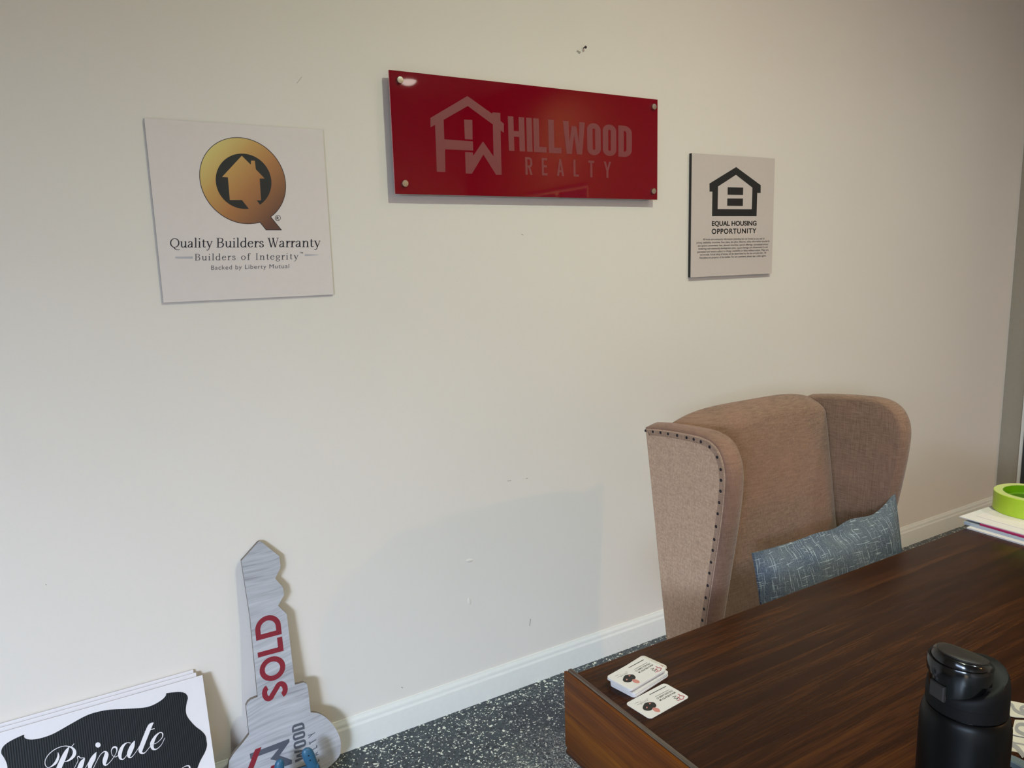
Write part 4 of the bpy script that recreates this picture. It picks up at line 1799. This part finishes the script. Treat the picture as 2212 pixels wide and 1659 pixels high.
def patterned(label, poly, strokes, z):
    t = thing('patterned_card', label, 'card', (0, 0, 0), group='patterned cards by the bottle')
    c0 = ptn(cc(*poly[0]), z)
    t.location = (c0.x, c0.y, DZ + z)
    bm = prism_bm([cc(*p) for p in poly], lambda p: ptn(p, z + .0008) - t.location, (0, 0, 1), .0008)
    from_bm('body', bm, M['cream'], t)
    pr = Print(lambda p: ptn(cc(*p), z + .0008), (0, 0, 1), .0002)
    for s, w in strokes:
        P = cat_rom(s, 5)
        pr.stroke([tuple(v) for v in P], w)
    pr.make('swirl_print', M['swirl'], t)
    return t


patterned('cream card with grey swirls, farthest of those beside the black bottle', [(620, 290), (745, 308), (1040, 365), (1500, 440), (1500, 760), (1040, 650), (870, 640), (730, 612), (600, 560)],
          [([(700, 380), (790, 395), (840, 480), (930, 545), (1040, 580), (1200, 600)], 62), ([(1250, 440), (1060, 430), (985, 455), (1000, 510), (1150, 530)], 60)], .0011)
patterned('cream card with grey swirls, middle of those beside the black bottle', [(855, 690), (1040, 700), (1500, 790), (1500, 1160), (1040, 1030), (880, 1000), (760, 960), (730, 880), (820, 840)],
          [([(1300, 800), (1050, 790), (940, 790), (890, 840), (905, 910), (1000, 970), (1150, 1010)], 70)], .0022)
patterned('cream card with grey swirls, nearest of those beside the black bottle', [(740, 960), (880, 1003), (1040, 1032), (1500, 1170), (1500, 1560), (1040, 1430), (900, 1340), (740, 1310)],
          [([(700, 1210), (810, 1205), (890, 1250), (960, 1330), (1040, 1440)], 90), ([(760, 1120), (860, 1160), (1000, 1185), (1200, 1240)], 30)], .0)
rc = ptn(cc(640, 1790), .004)
rg = thing('plastic_ring', 'grey blue plastic ring beside the foot of the black bottle', 'ring', (rc.x, rc.y, DZ))
bm = lathe_bm([(.027, .001), (.027, .008), (.0285, .0095), (.0415, .0095), (.043, .008), (.043, .001), (.027, .001)], 40, cap=False)
from_bm('band', bm, M['ring'], rg, angle=40)

# ================================================================ BOTTLE
BX, BY = .7626, -1.6473
t = thing('water_bottle', 'matte black water bottle with a flip lid near the right corner of the photo', 'bottle', (BX, BY, DZ))
RB = .0424
body = [(.037, 0), (.0395, .0015), (RB, .008), (RB, .176), (RB - .0004, .185), (RB - .0018, .192), (.0392, .1968), (.0372, .1985)]
from_bm('body', lathe_bm(body, 72), M['bottle'], t, angle=35)
ZL = .200
RL = .0381
LID = -math.radians(15)


def lid_part(name, bm, mat, angle):
    bmesh.ops.rotate(bm, verts=bm.verts[:], matrix=Matrix.Rotation(LID, 3, 'Z'))
    return from_bm(name, bm, mat, t, angle=angle)


from_bm('neck_gap', lathe_bm([(.0362, ZL - .003), (.0362, ZL + .003)], 48), M['gloss_black'], t)
from_bm('lid_band', lathe_bm([(.0370, ZL - .0002), (RL, ZL + .0010), (RL, ZL + .0130)], 72), M['rubber_black'], t, angle=35)


def zshell(x):
    return ZL + .0345 + .0120 * x / RL


# lid shell: rounded shoulder, lower on the spout side (-x)
rings = []
for s_, hz in ((1.0, 0.0), (.996, .35), (.985, .62), (.955, .84), (.90, .96), (.80, 1.0), (.4, 1.02), (.02, 1.02)):
    ring = []
    for a in range(72):
        an = 2 * math.pi * a / 72
        x, y = RL * s_ * math.cos(an), RL * s_ * math.sin(an)
        z0 = ZL + .0131
        ring.append((x, y, z0 + (zshell(x / max(s_, .3)) - z0) * hz))
    rings.append(ring)
lid_part('lid_shell', loft_bm(rings), M['rubber_black'], 40)


# flip spout cover: wide round head on the -x side, flush tail at the hinge (+x)
def tear(scale, n=56, head=.0285, tail=.0110, xh=-.0105, xt=.0345):
    pts = []
    for k in range(n):
        an = 2 * math.pi * k / n
        u, v = math.cos(an), math.sin(an)
        if u < 0:
            pts.append((xh + head * u * scale, head * v * scale))
        else:
            r = head + (tail - head) * u ** 1.3
            pts.append((xh + (xt - xh) * u * scale, r * v * scale))
    return pts


def ztop(x, d=0.0):
    t_ = max(0.0, min(1.0, (x + .0395) / .0735))
    return ZL + .0645 - .0240 * t_ ** 1.7 + d


rings = []
for s_, k_ in ((.95, 0.0), (1.0, .12), (1.0, .72), (.97, .88), (.90, .97), (.82, 1.0), (.5, 1.0), (.02, 1.0)):
    rings.append([(x, y, (zshell(x) - .005) * (1 - k_) + (ztop(x) - .0012) * k_) for x, y in tear(s_)])
lid_part('flip_cover', loft_bm(rings), M['gloss_black'], 35)
rings = []
for s_, d in ((.82, -.003), (.81, .0002), (.76, .0010), (.5, .0012), (.02, .0012)):
    rings.append([(x, y, ztop(x, d)) for x, y in tear(s_)])
lid_part('cover_pad', loft_bm(rings), M['cover_pad'], 35)
# carry loop standing out round the head
rings = []
for k in range(41):
    an = math.radians(75 + 210 * k / 40)
    cx, cy = -.0105 + .0300 * math.cos(an), .0300 * math.sin(an)
    nx_, ny_ = math.cos(an), math.sin(an)
    z0 = zshell(cx) * .42 + ztop(cx) * .58 - .004 * (1 + math.cos(an)) / 2
    rings.append([(cx + nx_ * dx, cy + ny_ * dx, z0 + dz) for dx, dz in ((-.0016, -.0080), (.0010, -.0074), (.0017, .0045), (.0004, .0080), (-.0016, .0080))])
lid_part('carry_loop', loft_bm(rings), M['gloss_black'], 35)
# latch button on the spout side
bm = bmesh.new()
rings = []
for off, s in ((0, 1.0), (.003, 1.0), (.0042, .88)):
    ring = []
    for yy, zz in ((-1, -1), (1, -1), (1, 1), (-1, 1)):
        y = yy * .0088 * s
        ring.append((-math.sqrt(RL ** 2 - y * y) - off + .0006, y, ZL + .0235 + zz * .0085 * s))
    rings.append(ring)
lid_part('latch_button', loft_bm(rings), M['button_grey'], 30)

bpy.context.view_layer.update()
